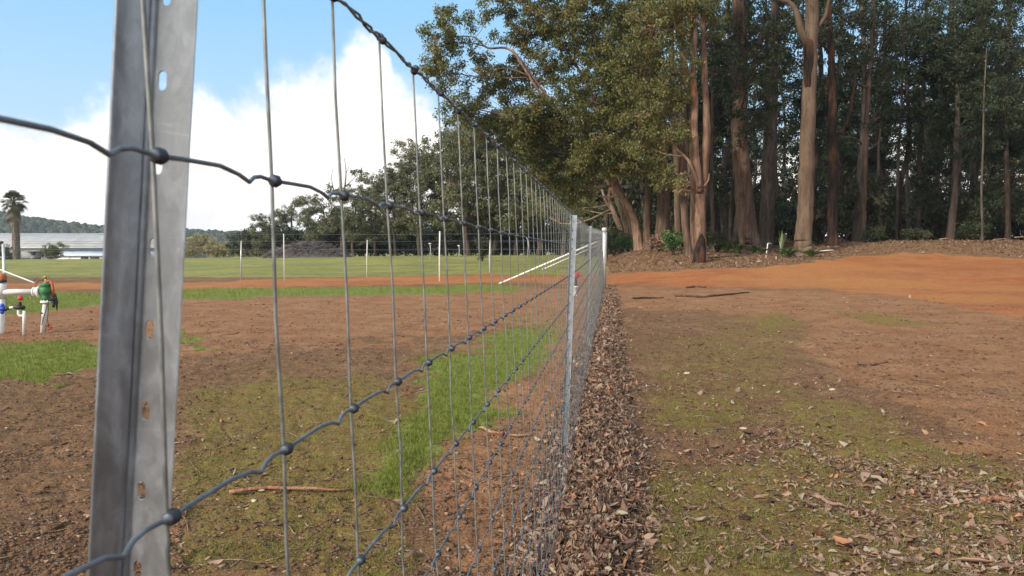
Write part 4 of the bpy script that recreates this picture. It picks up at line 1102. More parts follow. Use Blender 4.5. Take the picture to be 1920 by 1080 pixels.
slim('thin pale sapling trunk left of the broad leaning gum', [[(1369, 455, 3.4), (1370, 400, 3.2), (1374, 340, 3), (1376, 300, 2.4), (1370, 200, 2)]], 42, M['bark_grey'], [(1368, 190, 26, 34, 42, .6)], RS, leaf=M['leaf_forest'])
slim('thin grey trunk close right of the multi-stemmed gum', [[(1337, 455, 4), (1336, 400, 4), (1334, 300, 3.6), (1336, 180, 3.2), (1330, -60, 2.5)]], 42, M['bark_grey'], [(1345, 180, 28, 40, 43, .7), (1350, 330, 22, 26, 45, .5)], RS, leaf=M['leaf_forest'])
slim('blackened rough trunk with a bent side limb, right of the tall pale trunk', [[(1561, 465, 10.5), (1561, 420, 9.5), (1561, 340, 8.5), (1560, 260, 8), (1561, 160, 7), (1556, 60, 5), (1550, -80, 4)],
     [(1561, 256, 4.2), (1572, 250, 3.6), (1584, 240, 3.4), (1592, 215, 3), (1598, 180, 2.6), (1606, 130, 2)], [(1561, 110, 4), (1548, 90, 3), (1535, 78, 2.2)]], 40, M['bark_char'],
     [(1560, -50, 60, 50, 40), (1600, 110, 36, 36, 41, .7), (1545, 60, 40, 30, 41, .7), (1540, 150, 24, 30, 42, .5)], RS, leaf=M['leaf_forest'])
slim('slender reddish trunk leaning slightly right, between the blackened trunk and the open wood', [[(1614, 462, 6), (1617, 430, 5.5), (1620, 360, 5), (1623, 280, 4.6), (1627, 180, 4.4), (1634, 100, 4), (1640, -60, 3)]], 43, M['bark_pink'],
     [(1640, 60, 50, 50, 43, .8), (1600, 30, 50, 40, 43, .8), (1585, 130, 30, 36, 41, .6), (1668, 140, 36, 36, 42, .8), (1700, 60, 44, 44, 42, .8), (1645, 210, 26, 24, 42, .6), (1650, -50, 70, 50, 43)], RS, leaf=M['leaf_forest'])
slim('straight slender trunk in the middle of the wood, bare to half its height', [[(1722, 440, 5), (1723, 380, 4.6), (1724, 300, 4.4), (1730, 200, 4), (1735, 60, 3), (1740, -60, 2.4)]], 52, M['bark_grey'],
     [(1740, 110, 46, 44, 52, .8), (1720, 30, 44, 40, 52, .7), (1750, -40, 60, 40, 52)], RS, leaf=M['leaf_forest'])
slim('very thin pale sapling standing on the bank at the right', [[(1841, 452, 2.4), (1842, 420, 2.2), (1840, 360, 2), (1843, 280, 1.8), (1845, 180, 1.3), (1850, 90, .7)]], 40, M['bark_grey'], [(1845, 190, 26, 34, 40, .5)], RS, leaf=M['leaf_forest'])
slim('pale trunk standing in the wood, second from the right edge', [[(1790, 440, 5.2), (1793, 400, 5), (1797, 330, 4.8), (1800, 240, 4), (1805, 100, 3)]], 50, M['bark_grey'], [(1810, 100, 60, 60, 50), (1840, 30, 60, 50, 50)], RS, leaf=M['leaf_forest'])
slim('thin crooked sapling between the middle trunk and the reddish one', [[(1648, 450, 2.6), (1650, 380, 2.4), (1647, 300, 2.2), (1652, 220, 2)]], 48, M['bark_grey'], [(1655, 220, 26, 30, 48, .5)], RS, leaf=M['leaf_forest'])
slim('thin straight sapling left of the middle trunk, its foot among low scrub', [[(1680, 448, 3), (1683, 380, 2.8), (1684, 300, 2.6), (1690, 200, 2.2), (1694, 60, 1.6)]], 50, M['bark_grey'], [(1690, 150, 30, 40, 50, .6)], RS, leaf=M['leaf_forest'])
slim('dark trunk at the right edge with low leafy boughs', [[(1890, 445, 5), (1890, 380, 4.6), (1886, 260, 4), (1890, 100, 3.4), (1895, -60, 2.5)]], 45, M['bark_dark'],
     [(1880, 60, 70, 60, 45), (1830, 50, 60, 60, 44), (1860, 200, 60, 50, 44), (1820, 260, 40, 40, 45, .7), (1880, 390, 50, 30, 46), (1900, 170, 60, 50, 45), (1870, 260, 50, 40, 46), (1910, 330, 50, 40, 46), (1840, 130, 50, 40, 46, .8), (1900, -50, 90, 60, 45)], RS, leaf=M['leaf_forest'])

# the wood behind: prototypes and copies
def forest_proto(i, hgt, bark):
    st = []; z = 0; x = y = 0; k = 7
    for j in range(k):
        u = j / (k - 1)
        st.append((x, y, u * hgt - (.3 if j == 0 else 0), .20 * (1 - u) ** .8 * (1.25 if j == 0 else 1) + .035))
        x += random.gauss(0, .28); y += random.gauss(0, .28)
    sx = st[3]
    st2 = [(sx[0], sx[1], sx[2], .09), (sx[0] + 1.2, sx[1] + .5, sx[2] + 1.8, .06), (sx[0] + 1.7, sx[1] + 1, sx[2] + 4, .04)]
    lb = []
    for j in range(15):
        u = random.uniform(.42, 1.02); a = random.uniform(0, 6.28); rr = random.uniform(.3, 2.6) * (1.2 - .5 * u)
        c = st[min(k - 1, int(u * (k - 1)))]
        r = random.uniform(.9, 1.7)
        lb.append((c[0] + rr * math.cos(a), c[1] + rr * math.sin(a), u * hgt, r * 1.2, r * 1.2, r * .75, random.uniform(.5, 1)))
    for j in range(5):
        a = random.uniform(0, 6.28); lb.append((1.3 * math.cos(a), 1.3 * math.sin(a), hgt * random.uniform(.12, .45), 1.1, 1.1, .8, .7))
    return make_tree('forest_tree', 'x', 'tree', (0, 0, 0), [st, st2], lb, bark, M['leaf_forest'], .26, .11, .55, 50, .95, None, .45, nside=8, twigs=.25, rough=.08)
protos = [forest_proto(0, 19, M['bark_grey']), forest_proto(1, 22, M['bark_dark']), forest_proto(2, 16, M['bark_pink']), forest_proto(3, 24, M['bark_grey']), forest_proto(4, 13, M['bark_dark'])]
GW = 'slender trees crowded together deep in the dark wood'
LW = 'slender dark forest tree, one of many crowded alike in the wood behind the orange road'
pts = []
r2 = random.Random(11)
tries = 0
while len(pts) < 92 and tries < 12000:
    tries += 1
    Y = r2.uniform(46, 104); px = r2.uniform(1130, 2150); X = xat(px, Y)
    if px < 1270 and Y < 60: continue
    if all((X - a) ** 2 + (Y - b) ** 2 > 2.7 ** 2 for a, b in pts): pts.append((X, Y))
for q, (X, Y) in enumerate(pts):
    s = r2.uniform(.8, 1.15)
    if q < len(protos):
        o = protos[q]; o.location = (X, Y, Hs(X, Y) - .05); o.rotation_euler = (0, 0, r2.uniform(0, 6.28)); o.scale = (s, s, s)
    else:
        o = copy_thing(protos[r2.randrange(5)], (X, Y, Hs(X, Y) - .05), r2.uniform(0, 6.28), (s, s, s))
    o['label'] = LW; o['category'] = 'tree'; o['group'] = GW

# the same wood carries on round the clearing to the right
q2 = []; tries = 0
while len(q2) < 44 and tries < 3000:
    tries += 1
    Y = r2.uniform(-6, 48); X = r2.uniform(26, 62)
    if X / max(Y, 1) < .80: continue
    if all((X - a) ** 2 + (Y - b) ** 2 > 2.6 ** 2 for a, b in q2): q2.append((X, Y))
for X, Y in q2:
    s = r2.uniform(.8, 1.15); o = copy_thing(protos[r2.randrange(5)], (X, Y, Hs(X, Y) - .05), r2.uniform(0, 6.28), (s, s, s))
    o['label'] = LW; o['category'] = 'tree'; o['group'] = GW

# shrubs
def bush_proto(name, label, cat, r, h, leafm, n=7, L=.14, W=.06, nl=60, crad=.3, grp=None, de=1.0, vb=.5, bark=None):
    st = []; lb = []
    for j in range(n):
        a = j * 6.28 / n + random.uniform(-.4, .4); rr = r * random.uniform(.3, .7); hh = h * random.uniform(.45, .85)
        st.append([(0, 0, -.1, .03), (rr * .5 * math.cos(a), rr * .5 * math.sin(a), hh * .5, .02), (rr * math.cos(a), rr * math.sin(a), hh, .01)])
        lb.append((rr * math.cos(a), rr * math.sin(a), hh, r * .5, r * .5, h * .32, de))
    lb.append((0, 0, h * .35, r * .7, r * .7, h * .35, de))
    return make_tree(name, label, cat, (0, 0, 0), st, lb, bark or M['bark_dark'], leafm, L, W, crad, nl, 1.0, grp, vb, .2, nside=5, twigs=.3, branch=False)
ub = [bush_proto('understorey_shrub', 'x', 'shrub', 1.5, 2.0, M['leaf_under'], 7, .20, .08, 60, .42, vb=.4), bush_proto('understorey_shrub', 'x', 'shrub', 1.8, 2.8, M['leaf_under'], 8, .22, .09, 60, .5, de=.8, vb=.45),
      bush_proto('understorey_shrub', 'x', 'shrub', 1.2, 1.3, M['leaf_under'], 6, .18, .07, 60, .35, vb=.55)]
GU = 'dull shrubs filling the floor of the dark wood'
LU = 'dull grey-green understorey shrub, one of many alike on the floor of the dark wood'
pts2 = []; tries = 0
while len(pts2) < 120 and tries < 9000:
    tries += 1
    Y = r2.uniform(44.5, 84) if len(pts2) < 62 else r2.uniform(80, 116); px = r2.uniform(1140, 2120); X = xat(px, Y)
    if px < 1340 and Y < 50: continue
    if all((X - a) ** 2 + (Y - b) ** 2 > 2.2 ** 2 for a, b in pts2): pts2.append((X, Y))
for q, (X, Y) in enumerate(pts2):
    s = r2.uniform(.8, 1.35) * (1 if Y < 79 else 2.3)
    if q < 3: o = ub[q]; o.location = (X, Y, Hs(X, Y)); o.scale = (s, s, s)
    else: o = copy_thing(ub[r2.randrange(3)], (X, Y, Hs(X, Y)), r2.uniform(0, 6.28), (s, s, s * r2.uniform(.8, 1.3)))
    o['label'] = LU; o['category'] = 'shrub'; o['group'] = GU
for px, Y in ((1128, 72), (1148, 66), (1166, 74), (1186, 68), (1206, 76), (1228, 66), (1250, 72), (1275, 64), (1108, 78), (1140, 84), (1200, 86), (1260, 84)):
    X = xat(px, Y); s = r2.uniform(2.0, 2.7); o = copy_thing(ub[r2.randrange(3)], (X, Y, Hs(X, Y)), r2.uniform(0, 6.28), (s, s, s * 1.3))
    o['label'] = LU; o['category'] = 'shrub'; o['group'] = GU

def one_bush(label, px, D, r, h, leafm, **k):
    o = bush_proto('shrub', label, 'shrub', r, h, leafm, **k); x = xat(px, D); o.location = (x, D, Hs(x, D)); return o
one_bush('dense bright green low shrub between the far mesh and the leaning trunks', 1178, 47, .9, 1.1, M['leaf_bright'], L=.12, crad=.3, vb=.35)
one_bush('light green leafy shrub at the foot of the pale greenish trunk', 1262, 36, .55, 1.0, M['leaf_bright'], crad=.22, nl=40, de=.8)
one_bush('brownish straggly shrub around the thick short trunk', 1236, 39.5, .8, .9, M['litter'], crad=.28, nl=30, de=.6)
one_bush('straggly dark shrub right of the charred stump', 1345, 38, .8, 1.2, M['leaf_under'], crad=.3, nl=40, de=.7)
one_bush('grey-green shrub on the bank left of the reddish slender trunk', 1640, 41, .7, .7, M['leaf_under'], crad=.3)
one_bush('small scrub clump on the bank below the middle trunk', 1716, 40, .7, .6, M['leaf_under'], crad=.3, nl=40)
one_bush('yellowish-green scrub on the bank beside the thin pale sapling', 1826, 42, .9, 1.0, M['leaf_forest'], crad=.3)
one_bush('dark low shrub just beyond the far mesh', 1150, 52, 1.0, 1.6, M['leaf_forest'], crad=.35)

# strappy plants
def strap_plant(label, px, D, h, n, w, v=.45, spread=.6, up=False):
    x = xat(px, D); m_ = []; Vv = []; Ff = []; k = 0; A = []
    for i in range(n):
        h_ = h; a = random.uniform(0, 6.28); sp = random.uniform(.1, 1) * spread * h; hh = h * random.uniform(.6, 1.05)
        ww = w * random.uniform(.7, 1.2); sd = (-math.sin(a) * ww, math.cos(a) * ww); q = []
        for u, wf in ((0, .8), (.35, 1), (.7, .8), (1, .08)):
            cx_, cy_ = math.cos(a) * sp * u ** 1.5, math.sin(a) * sp * u ** 1.5; cz = hh * (u - (.0 if up else .35) * u ** 3)
            q.append((cx_ - sd[0] * wf, cy_ - sd[1] * wf, cz)); q.append((cx_ + math.cos(a) * ww * .3, cy_ + math.sin(a) * ww * .3, cz - ww * .35)); q.append((cx_ + sd[0] * wf, cy_ + sd[1] * wf, cz))
        Vv += q
        for j in range(3):
            for s in range(2): b = k + j * 3 + s; Ff.append([b, b + 1, b + 4, b + 3])
        A += [min(1, max(0, random.gauss(v, .2)))] * 12; k += 12
    Vv = [(p[0] * 1.25, p[1] * 1.25, p[2] * 1.25) for p in Vv]
    o = mesh_np('strappy_plant', Vv, Ff, M['agave'], None, True, {'v': A}); o.location = (x, D, Hs(x, D) - .02)
    return tag(o, label, 'plant', 'strappy green plants at the foot of the big trunks')
strap_plant('strappy green plant at the left of the row, beside the straggly shrub', 1362, 37.5, .70, 90, .042)
strap_plant('low dense strappy plant before the broad leaning gum', 1382, 37, .60, 95, .042)
strap_plant('strappy plant before the slanting brown gum, yellow tipped', 1412, 37, .5, 80, .04, .6)
strap_plant('small strappy tuft just left of the white marker stake', 1428, 36.5, .42, 60, .036, .5)
strap_plant('tall plant with two upright pale blades, left of the tall pale trunk', 1464, 35, .95, 14, .045, .9, .25, True)
strap_plant('spreading agave-like plant at the left foot of the tall pale trunk', 1478, 34.6, .55, 40, .055, .4, 1.0)
strap_plant('small agave-like plant at the right foot of the tall pale trunk', 1520, 34.8, .45, 30, .05, .5, 1.1)
# marker stake and pipe offcut
x = xat(1438, 34); t = empty('marker_stake', (x, 34, Hs(x, 34)), 0, 'thin white marker stake with dark bands, left of the agave-like plants', 'stake')
m = MB(); m.tube([(-.06, 0, -.05), (-.02, 0, .35), (.02, 0, .70)], .022, 8); m.tube([(.02, 0, .69), (.10, .02, .71), (.2, .02, .66)], .012, 6); m.build('pole', M['pvc'], t)
m = MB(); m.tube([(-.045, 0, .16), (-.035, 0, .23)], .026, 8); m.tube([(-.015, 0, .37), (-.004, 0, .45)], .026, 8); m.build('dark_band', M['black'], t)
P = [at(1526, 472, 36.5), at(1548, 473, 36.5), at(1562, 475, 36.5)]
for p in P: p.z = Hs(p.x, p.y) + .12
m = MB(); m.tube(P, .03, 8); o = m.build('pipe_offcut', M['pvc']); tag(o, 'pale pipe offcut lying on the bank right of the tall pale trunk', 'pipe')
# fallen sticks on the bank
for lab, a_, b_, D_, z_ in (('thin pale fallen branch on the bank near the right edge', 1860, 1905, 38, .12), ('short pale fallen branch on the bank below the pale trunk', 1760, 1790, 38, .12), ('grey fallen branch at the back of the bank, far right', 1900, 1960, 39.5, .2)):
    xa, xb = xat(a_, D_), xat(b_, D_); m = MB()
    m.tube([(xa, D_, Hs(xa, D_) + z_), ((xa + xb) / 2, D_ + .1, Hs((xa + xb) / 2, D_) + z_ + .05), (xb, D_, Hs(xb, D_) + z_ * .6)], [.035, .03, .015], 6, rough=.3)
    o = m.build('fallen_branch', M['stick']); tag(o, lab, 'branch')
# ------------------------------------------------------------------ far left: trees beyond the paddock
def far_proto(h, low, nb=11):
    """gum about h metres tall; low = where the crown starts (fraction)"""
    st = []; x = y = 0
    for j in range(6):
        u = j / 5; st.append((x, y, u * h * .9 - (.3 if j == 0 else 0), (.26 * (1 - u) + .05))); x += random.gauss(0, .35); y += random.gauss(0, .35)
    b1 = [(st[2][0], st[2][1], st[2][2], .12), (st[2][0] - 1.5, .4, st[2][2] + 1.6, .09), (st[2][0] - 2.2, .3, st[2][2] + 3.2, .05)]
    lb = []
    for j in range(nb):
        u = low + (1 - low) * (j + .5) / nb; a = j * 2.4; rr = (1.0 - abs(u - .55)) * h * .26 * random.uniform(.4, 1.1); r = h * random.uniform(.10, .155)
        lb.append((rr * math.cos(a), rr * math.sin(a), u * h, r * 1.15, r * 1.15, r * .8, random.uniform(.7, 1)))
    return make_tree('paddock_tree', 'x', 'tree', (0, 0, 0), [st, b1], lb, M['bark_grey'], M['leaf_grey'], .28, .12, .60, 66, 1.45, None, .42, nside=8, twigs=.4)
fp = [far_proto(12, .22, 15), far_proto(14, .26, 17), far_proto(9, .08, 15)]
GL = 'trees beyond the green paddock'
FT = [(462, 92, 3.2, 2, 'small rounded tree at the left end of the tree belt beyond the paddock'), (488, 90, 5.2, 2, 'second tree from the left end of the belt, just above its neighbour'),
      (520, 93, 6.0, 2, 'leafy tree left of the brush pile in the belt beyond the paddock'), (556, 96, 7.8, 2, 'dark tree standing behind the left half of the brush pile'),
      (592, 88, 7.2, 2, 'bushy tree standing behind the top of the brush pile'), (664, 86, 8.0, 0, 'tree with a sparse crown right of the brush pile, beside the bare-topped tree'),
      (706, 90, 9.6, 0, 'spreading gum in the belt, second right of the bare-topped tree'), (742, 82, 9.9, 1, 'gum with pale trunk standing behind the tall white pipe post, to its left'),
      (788, 80, 11.6, 1, 'gum rising above the tall white pipe post beyond the track'), (836, 84, 13.6, 0, 'large gum in the belt just right of the tall white pipe post'),
      (880, 76, 13.6, 1, 'large gum whose crown meets the overhanging tree, left of the pale paddock post'), (925, 82, 14.6, 0, 'tall gum behind the pale paddock post at the belt\'s right part'),
      (968, 78, 14.0, 1, 'gum with dense crown right of the pale paddock post'), (1010, 74, 13.6, 0, 'gum standing above the long white brace pipe'), (1055, 72, 13.0, 1, 'gum behind the second steel post in the belt'), (1095, 70, 12.4, 0, 'gum at the right end of the belt, behind the corner post')]
used = set()
for px, Dd, h, k, lab in FT:
    ph = (12, 14, 9)[k]; s = h / ph; X = xat(px, Dd); z = Hs(X, Dd)
    if k in used: o = copy_thing(fp[k], (X, Dd, z), random.uniform(0, 6.28), (s, s, s))
    else: o = fp[k]; used.add(k); o.location = (X, Dd, z); o.scale = (s, s, s)
    o['label'] = lab; o['category'] = 'tree'; o['group'] = GL
# bare-topped tree
S = [(0, 0, -.3, .22), (.2, 0, 3, .17), (.1, 0, 5.5, .12), (.5, 0, 7.6, .08), (.6, 0, 9.3, .04), (.4, 0, 10.6, .015)]
S2 = [(.2, 0, 5.2, .07), (-.6, 0, 6.8, .05), (-.9, 0, 8.3, .03), (-.7, 0, 9.4, .01)]; S3 = [(.5, 0, 7.4, .05), (1.4, .2, 8.3, .035), (2.0, .2, 9.3, .012)]; S4 = [(.6, 0, 8.8, .03), (1.1, 0, 9.9, .01)]
o = make_tree('paddock_tree', 'bare-topped dying tree with dead twigs against the white cloud, in the belt', 'tree', (0, 0, 0), [S, S2, S3, S4],
    [(1.9, 0, 8.9, .9, .8, .4, .8), (-.9, 0, 7.0, .9, .9, .6, .7), (.9, 0, 6.4, 1.2, 1.2, .8), (-.7, 0, 5.3, 1.4, 1.3, .9), (.6, 0, 4.2, 1.7, 1.6, 1.0), (-1.2, 0, 3.5, 1.4, 1.4, .9)], M['bark_grey'], M['leaf_grey'], .28, .12, .5, 60, 1.0, GL, .42, nside=7)
X = xat(640, 79); o.location = (X, 79, Hs(X, 79)); o.rotation_euler = (0, 0, .1)
# scrub behind the belt
fb = bush_proto('belt_shrub', 'dark shrub filling the shade under the tree belt, one of several alike', 'shrub', 2.6, 3.4, M['leaf_under'], 8, .3, .12, 60, .6, vb=.3)
k = 0
for px in range(455, 1110, 28):
    Dd = 98 + 6 * math.sin(px); X = xat(px, Dd); s = random.uniform(1.2, 1.6) * (1 if px > 600 else .8)
    if k == 0: o = fb; o.location = (X, Dd, Hs(X, Dd)); o.scale = (s, s, s)
    else: o = copy_thing(fb, (X, Dd, Hs(X, Dd)), random.uniform(0, 6), (s, s, s))
    k += 1; o['group'] = 'shrubs under the tree belt'
# pale shrubs at the paddock edge
GY = 'pale yellowish shrubs at the far edge of the paddock'
for lab, px, Dd, r, h in (('yellowish shrub beside the nearest steel post, at the far edge of the paddock', 356, 108, 2.1, 2.4), ('tallest pale yellowish shrub at the paddock edge, with a rounded top', 384, 110, 2.6, 4.2), ('pale pinkish-yellow shrub right of the tallest yellow one', 408, 106, 2.0, 2.7), ('low pale shrub meeting the dark belt trees', 428, 106, 1.9, 2.5), ('low yellow shrub hidden half behind the nearest post', 330, 110, 2.4, 2.5)):
    o = bush_proto('yellow_shrub', lab, 'shrub', r, h, M['leaf_yellow'], 7, .26, .12, 60, .55, grp=GY, vb=.5)
    X = xat(px, Dd); o.location = (X, Dd, Hs(X, Dd))
# tiny tree standing in the paddock
o = bush_proto('young_tree', 'small dark young tree standing alone in the paddock before the belt', 'tree', .5, 1.9, M['leaf_under'], 6, .14, .06, 50, .3, vb=.4); X = xat(904, 50); o.location = (X, 50, Hs(X, 50))
# white pegs in the paddock
for lab, px, Dd, h in (('white tree guard stake at the left of the two small pegs in the paddock', 806, 55, 1.15), ('slanting white stake right of the tall pipe post in the paddock', 860, 60, .95), ('small white stake farther right along the paddock', 989, 58, 1.5)):
    x = xat(px, Dd); m = MB(); m.tube([(0, 0, -.1), (.06, 0, h * .6), (.02, 0, h)], .024, 8); m.box((.02, 0, h), (.2, .08, .1))
    o = m.build('paddock_stake', M['pvcgrey']); o.location = (x, Dd, Hs(x, Dd)); tag(o, lab, 'stake', 'white stakes in the paddock')

# brush pile
X, Dd = xat(583, 70), 70
m = MB(); zb = Hs(X, Dd)
nx, ny = 60, 20; V = []; 
for j in range(ny):
    for i in range(nx):
        u = i / (nx - 1) * 2 - 1; v = j / (ny - 1) * 2 - 1
        x = u * 4.0; y = v * 1.8
        h = 1.35 * max(0, 1 - abs(u + .0) ** 2.2) * max(0, 1 - v * v) ** .6 * (1.0 if u < 0.2 else 1 - .45 * (u - .2))
        V.append((x, y, h * (1 + .5 * float(fbm(np.array(x * 1.3), np.array(y * 1.3), 3, 4))) - .1))
core = mesh_np('brush_pile', V, [[j * nx + i, j * nx + i + 1, (j + 1) * nx + i + 1, (j + 1) * nx + i] for j in range(ny - 1) for i in range(nx - 1)], simple('brush_pile_dark', (.06, .052, .05), .95, 0, .5, 3, .1))
core.location = (X, Dd, zb); tag(core, 'long low dark brush pile of dead branches at the far side of the paddock', 'brush pile')
for q in range(750):
    u = random.uniform(-1, 1); v = random.uniform(-.9, .3); x = u * 3.9; y = v * 1.7
    h = 1.35 * max(0, 1 - abs(u) ** 2.2) * max(0, 1 - v * v) ** .6 * (1.0 if u < 0.2 else 1 - .45 * (u - .2))
    a = random.uniform(0, 6.28); L_ = random.uniform(.4, 1.5); dz = random.gauss(0, .16)
    m.tube([(x - math.cos(a) * L_ / 2, y - math.sin(a) * L_ / 2, h - dz), (x, y, h + .1), (x + math.cos(a) * L_ / 2, y + math.sin(a) * L_ / 2, h + dz)], random.uniform(.012, .035), 4)
o = m.build('dead_branch', simple('grey_dead_branches', (.10, .085, .085), .9, 0, .45, 2), core); o['kind'] = 'stuff'

# ------------------------------------------------------------------ farm buildings far left
DB = 150
def P3(px, py, D=DB): p = at(px, py, D); return (p.x, p.y, p.z)
def box3(mb, pxa, pxb, pya, pyb, D, depth):
    a = P3(pxa, pya, D); b = P3(pxb, pyb, D)
    mb.box(((a[0] + b[0]) / 2, D + depth / 2, (a[2] + b[2]) / 2), (abs(b[0] - a[0]), depth, abs(a[2] - b[2])))
def prism(mb, F0, F1):
    """solid between outline F0 (front, 4 pts) and F1 (back, 4 pts)"""
    mb.add(np.array(list(F0) + list(F1)), [[0, 1, 2, 3], [7, 6, 5, 4], [0, 4, 5, 1], [1, 5, 6, 2], [2, 6, 7, 3], [3, 7, 4, 0]])
gz = Hs(xat(80, DB), DB)
base = (xat(60, DB), DB, gz)
sh = empty('farm_shed', base, 0, 'long low white farm shed with weathered grey sheet roof beyond the paddock', 'shed')
def bl(mb, name, mat, parent):
    mb.V = [v - np.array(base) for v in mb.V]; return mb.build(name, mat, parent, False)
m = MB(); a = P3(-420, 464); b = P3(118, 464); m.box(((a[0] + b[0]) / 2, DB + 9, (a[2] + gz - .3) / 2), (b[0] - a[0], 17.8, a[2] - gz + .3)); wl = bl(m, 'white_wall', M['whitewall'], sh)
m = MB(); c = P3(330, 464); m.box(((b[0] + c[0]) / 2 + .01, DB + 9, (a[2] + gz - .3) / 2), (c[0] - b[0], 17.8, a[2] - gz + .3)); bl(m, 'blue_wall', M['bluewall'], sh)
# roof: front slope, back slope, hipped right end
e0, e1 = P3(-424, 462.5), P3(336, 466.5); r0, r1 = P3(-424, 441), P3(196, 449)
y0, yr, y1 = DB - .4, DB + 9, DB + 18.4
zE, zR = e0[2], r0[2] + .6
V = [(e0[0], y0, zE), (e1[0], y0, zE), (e0[0], y1, zE), (e1[0], y1, zE), (r0[0], yr, zR), (P3(160, 449)[0], yr, zR)]
V2 = [(x, y, z - .12) for x, y, z in V]
m = MB(); m.add(np.array(V + V2), [[0, 1, 5, 4], [3, 2, 4, 5], [1, 3, 5, 5], [7, 6, 10, 11], [8, 9, 11, 10], [0, 6, 7, 1], [1, 7, 9, 3], [3, 9, 8, 2], [2, 8, 10, 4], [4, 10, 6, 0]])
# degenerate quad -> build through bmesh cleanup
o = bl(m, 'roof', M['roof'], sh)
bm = bmesh.new(); bm.from_mesh(o.data); bmesh.ops.dissolve_degenerate(bm, dist=1e-5, edges=bm.edges); bmesh.ops.recalc_face_normals(bm, faces=bm.faces); bm.to_mesh(o.data); bm.free()
m = MB()
for i in range(60):
    u = i / 59; x = e0[0] + .3 + (P3(150, 449)[0] - e0[0] - .3) * u
    m.tube([(x, y0, zE + .03), (x, yr, zR + .03)], .03, 4)
o = bl(m, 'roof_rib', M['roof'], sh); o['kind'] = 'stuff'
m = MB(); box3(m, -424, 336, 463.6, 465.6, DB - .62, .2); bl(m, 'gutter', M['whitewall'], sh)
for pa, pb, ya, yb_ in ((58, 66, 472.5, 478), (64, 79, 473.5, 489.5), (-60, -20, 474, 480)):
    m = MB(); box3(m, pa, pb, ya, yb_, DB - .15, .3); bl(m, 'opening_shade', M['dark'], sh)  # solid dark panel, its colour stands for the shade indoors
m = MB(); box3(m, 46, 78, 470.2, 471.4, DB - .5, .5); bl(m, 'awning', M['roof'], sh)
# lean-to at the right
base = (xat(150, 143), 143, Hs(xat(150, 143), 143))
lt = empty('open_lean_to', base, 0, 'low white lean-to with dark open bays in front of the blue-grey shed wall', 'lean-to')
zb = base[2]
m = MB(); A_ = P3(104, 479, 143); B_ = P3(126, 470.5, 143); C_ = P3(240, 471.5, 143)
prism(m, [(A_[0], 143, zb - .2), (C_[0], 143, zb - .2), (C_[0], 143, P3(0, 479.5, 143)[2]), (A_[0], 143, P3(0, 479.5, 143)[2])], [(A_[0], 146, zb - .2), (C_[0], 146, zb - .2), (C_[0], 146, P3(0, 479.5, 143)[2]), (A_[0], 146, P3(0, 479.5, 143)[2])])
bl(m, 'wall', M['whitewall'], lt)
m = MB(); zt = P3(0, 470.8, 143)[2]; zf = P3(0, 479.2, 143)[2]
prism(m, [(A_[0] - .3, 142.6, zf), (C_[0], 142.6, zf), (C_[0], 146.3, zt), (B_[0], 146.3, zt)], [(A_[0] - .3, 142.6, zf - .08), (C_[0], 142.6, zf - .08), (C_[0], 146.3, zt - .08), (B_[0], 146.3, zt - .08)])
bl(m, 'roof', M['shedwall'], lt)
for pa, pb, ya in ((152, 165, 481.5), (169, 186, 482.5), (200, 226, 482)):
    m = MB(); box3(m, pa, pb, ya, 491.5, 142.9, .25); bl(m, 'opening_shade', M['dark'], lt)  # dark slab on the wall, painted shade of an open bay
for px in (127, 150.5, 167, 188):
    m = MB(); box3(m, px - .5, px + .5, 479.5, 492, 142.7, .12); bl(m, 'bay_post', M['whitewall'], lt)
# block, gate and fence in front
base = (xat(32, 138), 138, Hs(xat(32, 138), 138))
m = MB(); a = P3(23, 476, 138); b = P3(39, 476, 138); w = b[0] - a[0]
m.tube([(0, 0, -.2), (0, 0, a[2] - base[2] - .1), (0, 0, a[2] - base[2])], [w / 2, w / 2, w / 2 * .93], 24); m.lathe([(0, a[2] - base[2] + .16), (w * .25, a[2] - base[2] + .1), (w * .46, a[2] - base[2] - .02)], n=24)
for h in (.4, .8, 1.2): m.lathe([(w / 2, h - .03), (w / 2 + .03, h), (w / 2, h + .03)], n=24)
o = m.build('water_tank', M['concrete']); o.location = base; tag(o, 'pale squat water tank at the foot of the palm', 'tank')
base = (xat(60, 139), 139, Hs(xat(60, 139), 139))
g_ = empty('yard_gate', base, 0, 'dark mesh yard gate between the pale tank and the shed doorway', 'gate')
m = MB()
for i in range(28): x = -1.75 + i * .13; m.tube([(x, 0, 0), (x, 0, 1.25)], .035, 4)
for h in (.1, .6, 1.25): m.tube([(-1.8, 0, h), (1.8, 0, h)], .04, 4)
m.build('rail', M['dark'], g_)
for x in (-1.9, 0, 1.9): m = MB(); m.tube([(x, .02, -.1), (x, .02, 1.5)], .07, 6); m.build('gate_post', M['shedwall'], g_)
o = bush_proto('yard_tree', 'round dark green tree standing before the farm shed', 'tree', 2.0, 3.9, M['leaf_olive'], 8, .26, .11, 60, .5, vb=.25); X = xat(101, 137); o.location = (X, 137, Hs(X, 137))
o = bush_proto('yard_tree', 'dark bush at the left edge before the farm shed', 'bush', 1.8, 3.5, M['leaf_forest'], 8, .26, .11, 60, .5, vb=.3); X = xat(6, 136); o.location = (X, 136, Hs(X, 136))
o = bush_proto('yard_tree', 'low dark bush touching the palm foot', 'bush', 1.0, 2.4, M['leaf_under'], 6, .24, .10, 50, .4, vb=.3); X = xat(23, 131); o.location = (X, 131, Hs(X, 131))

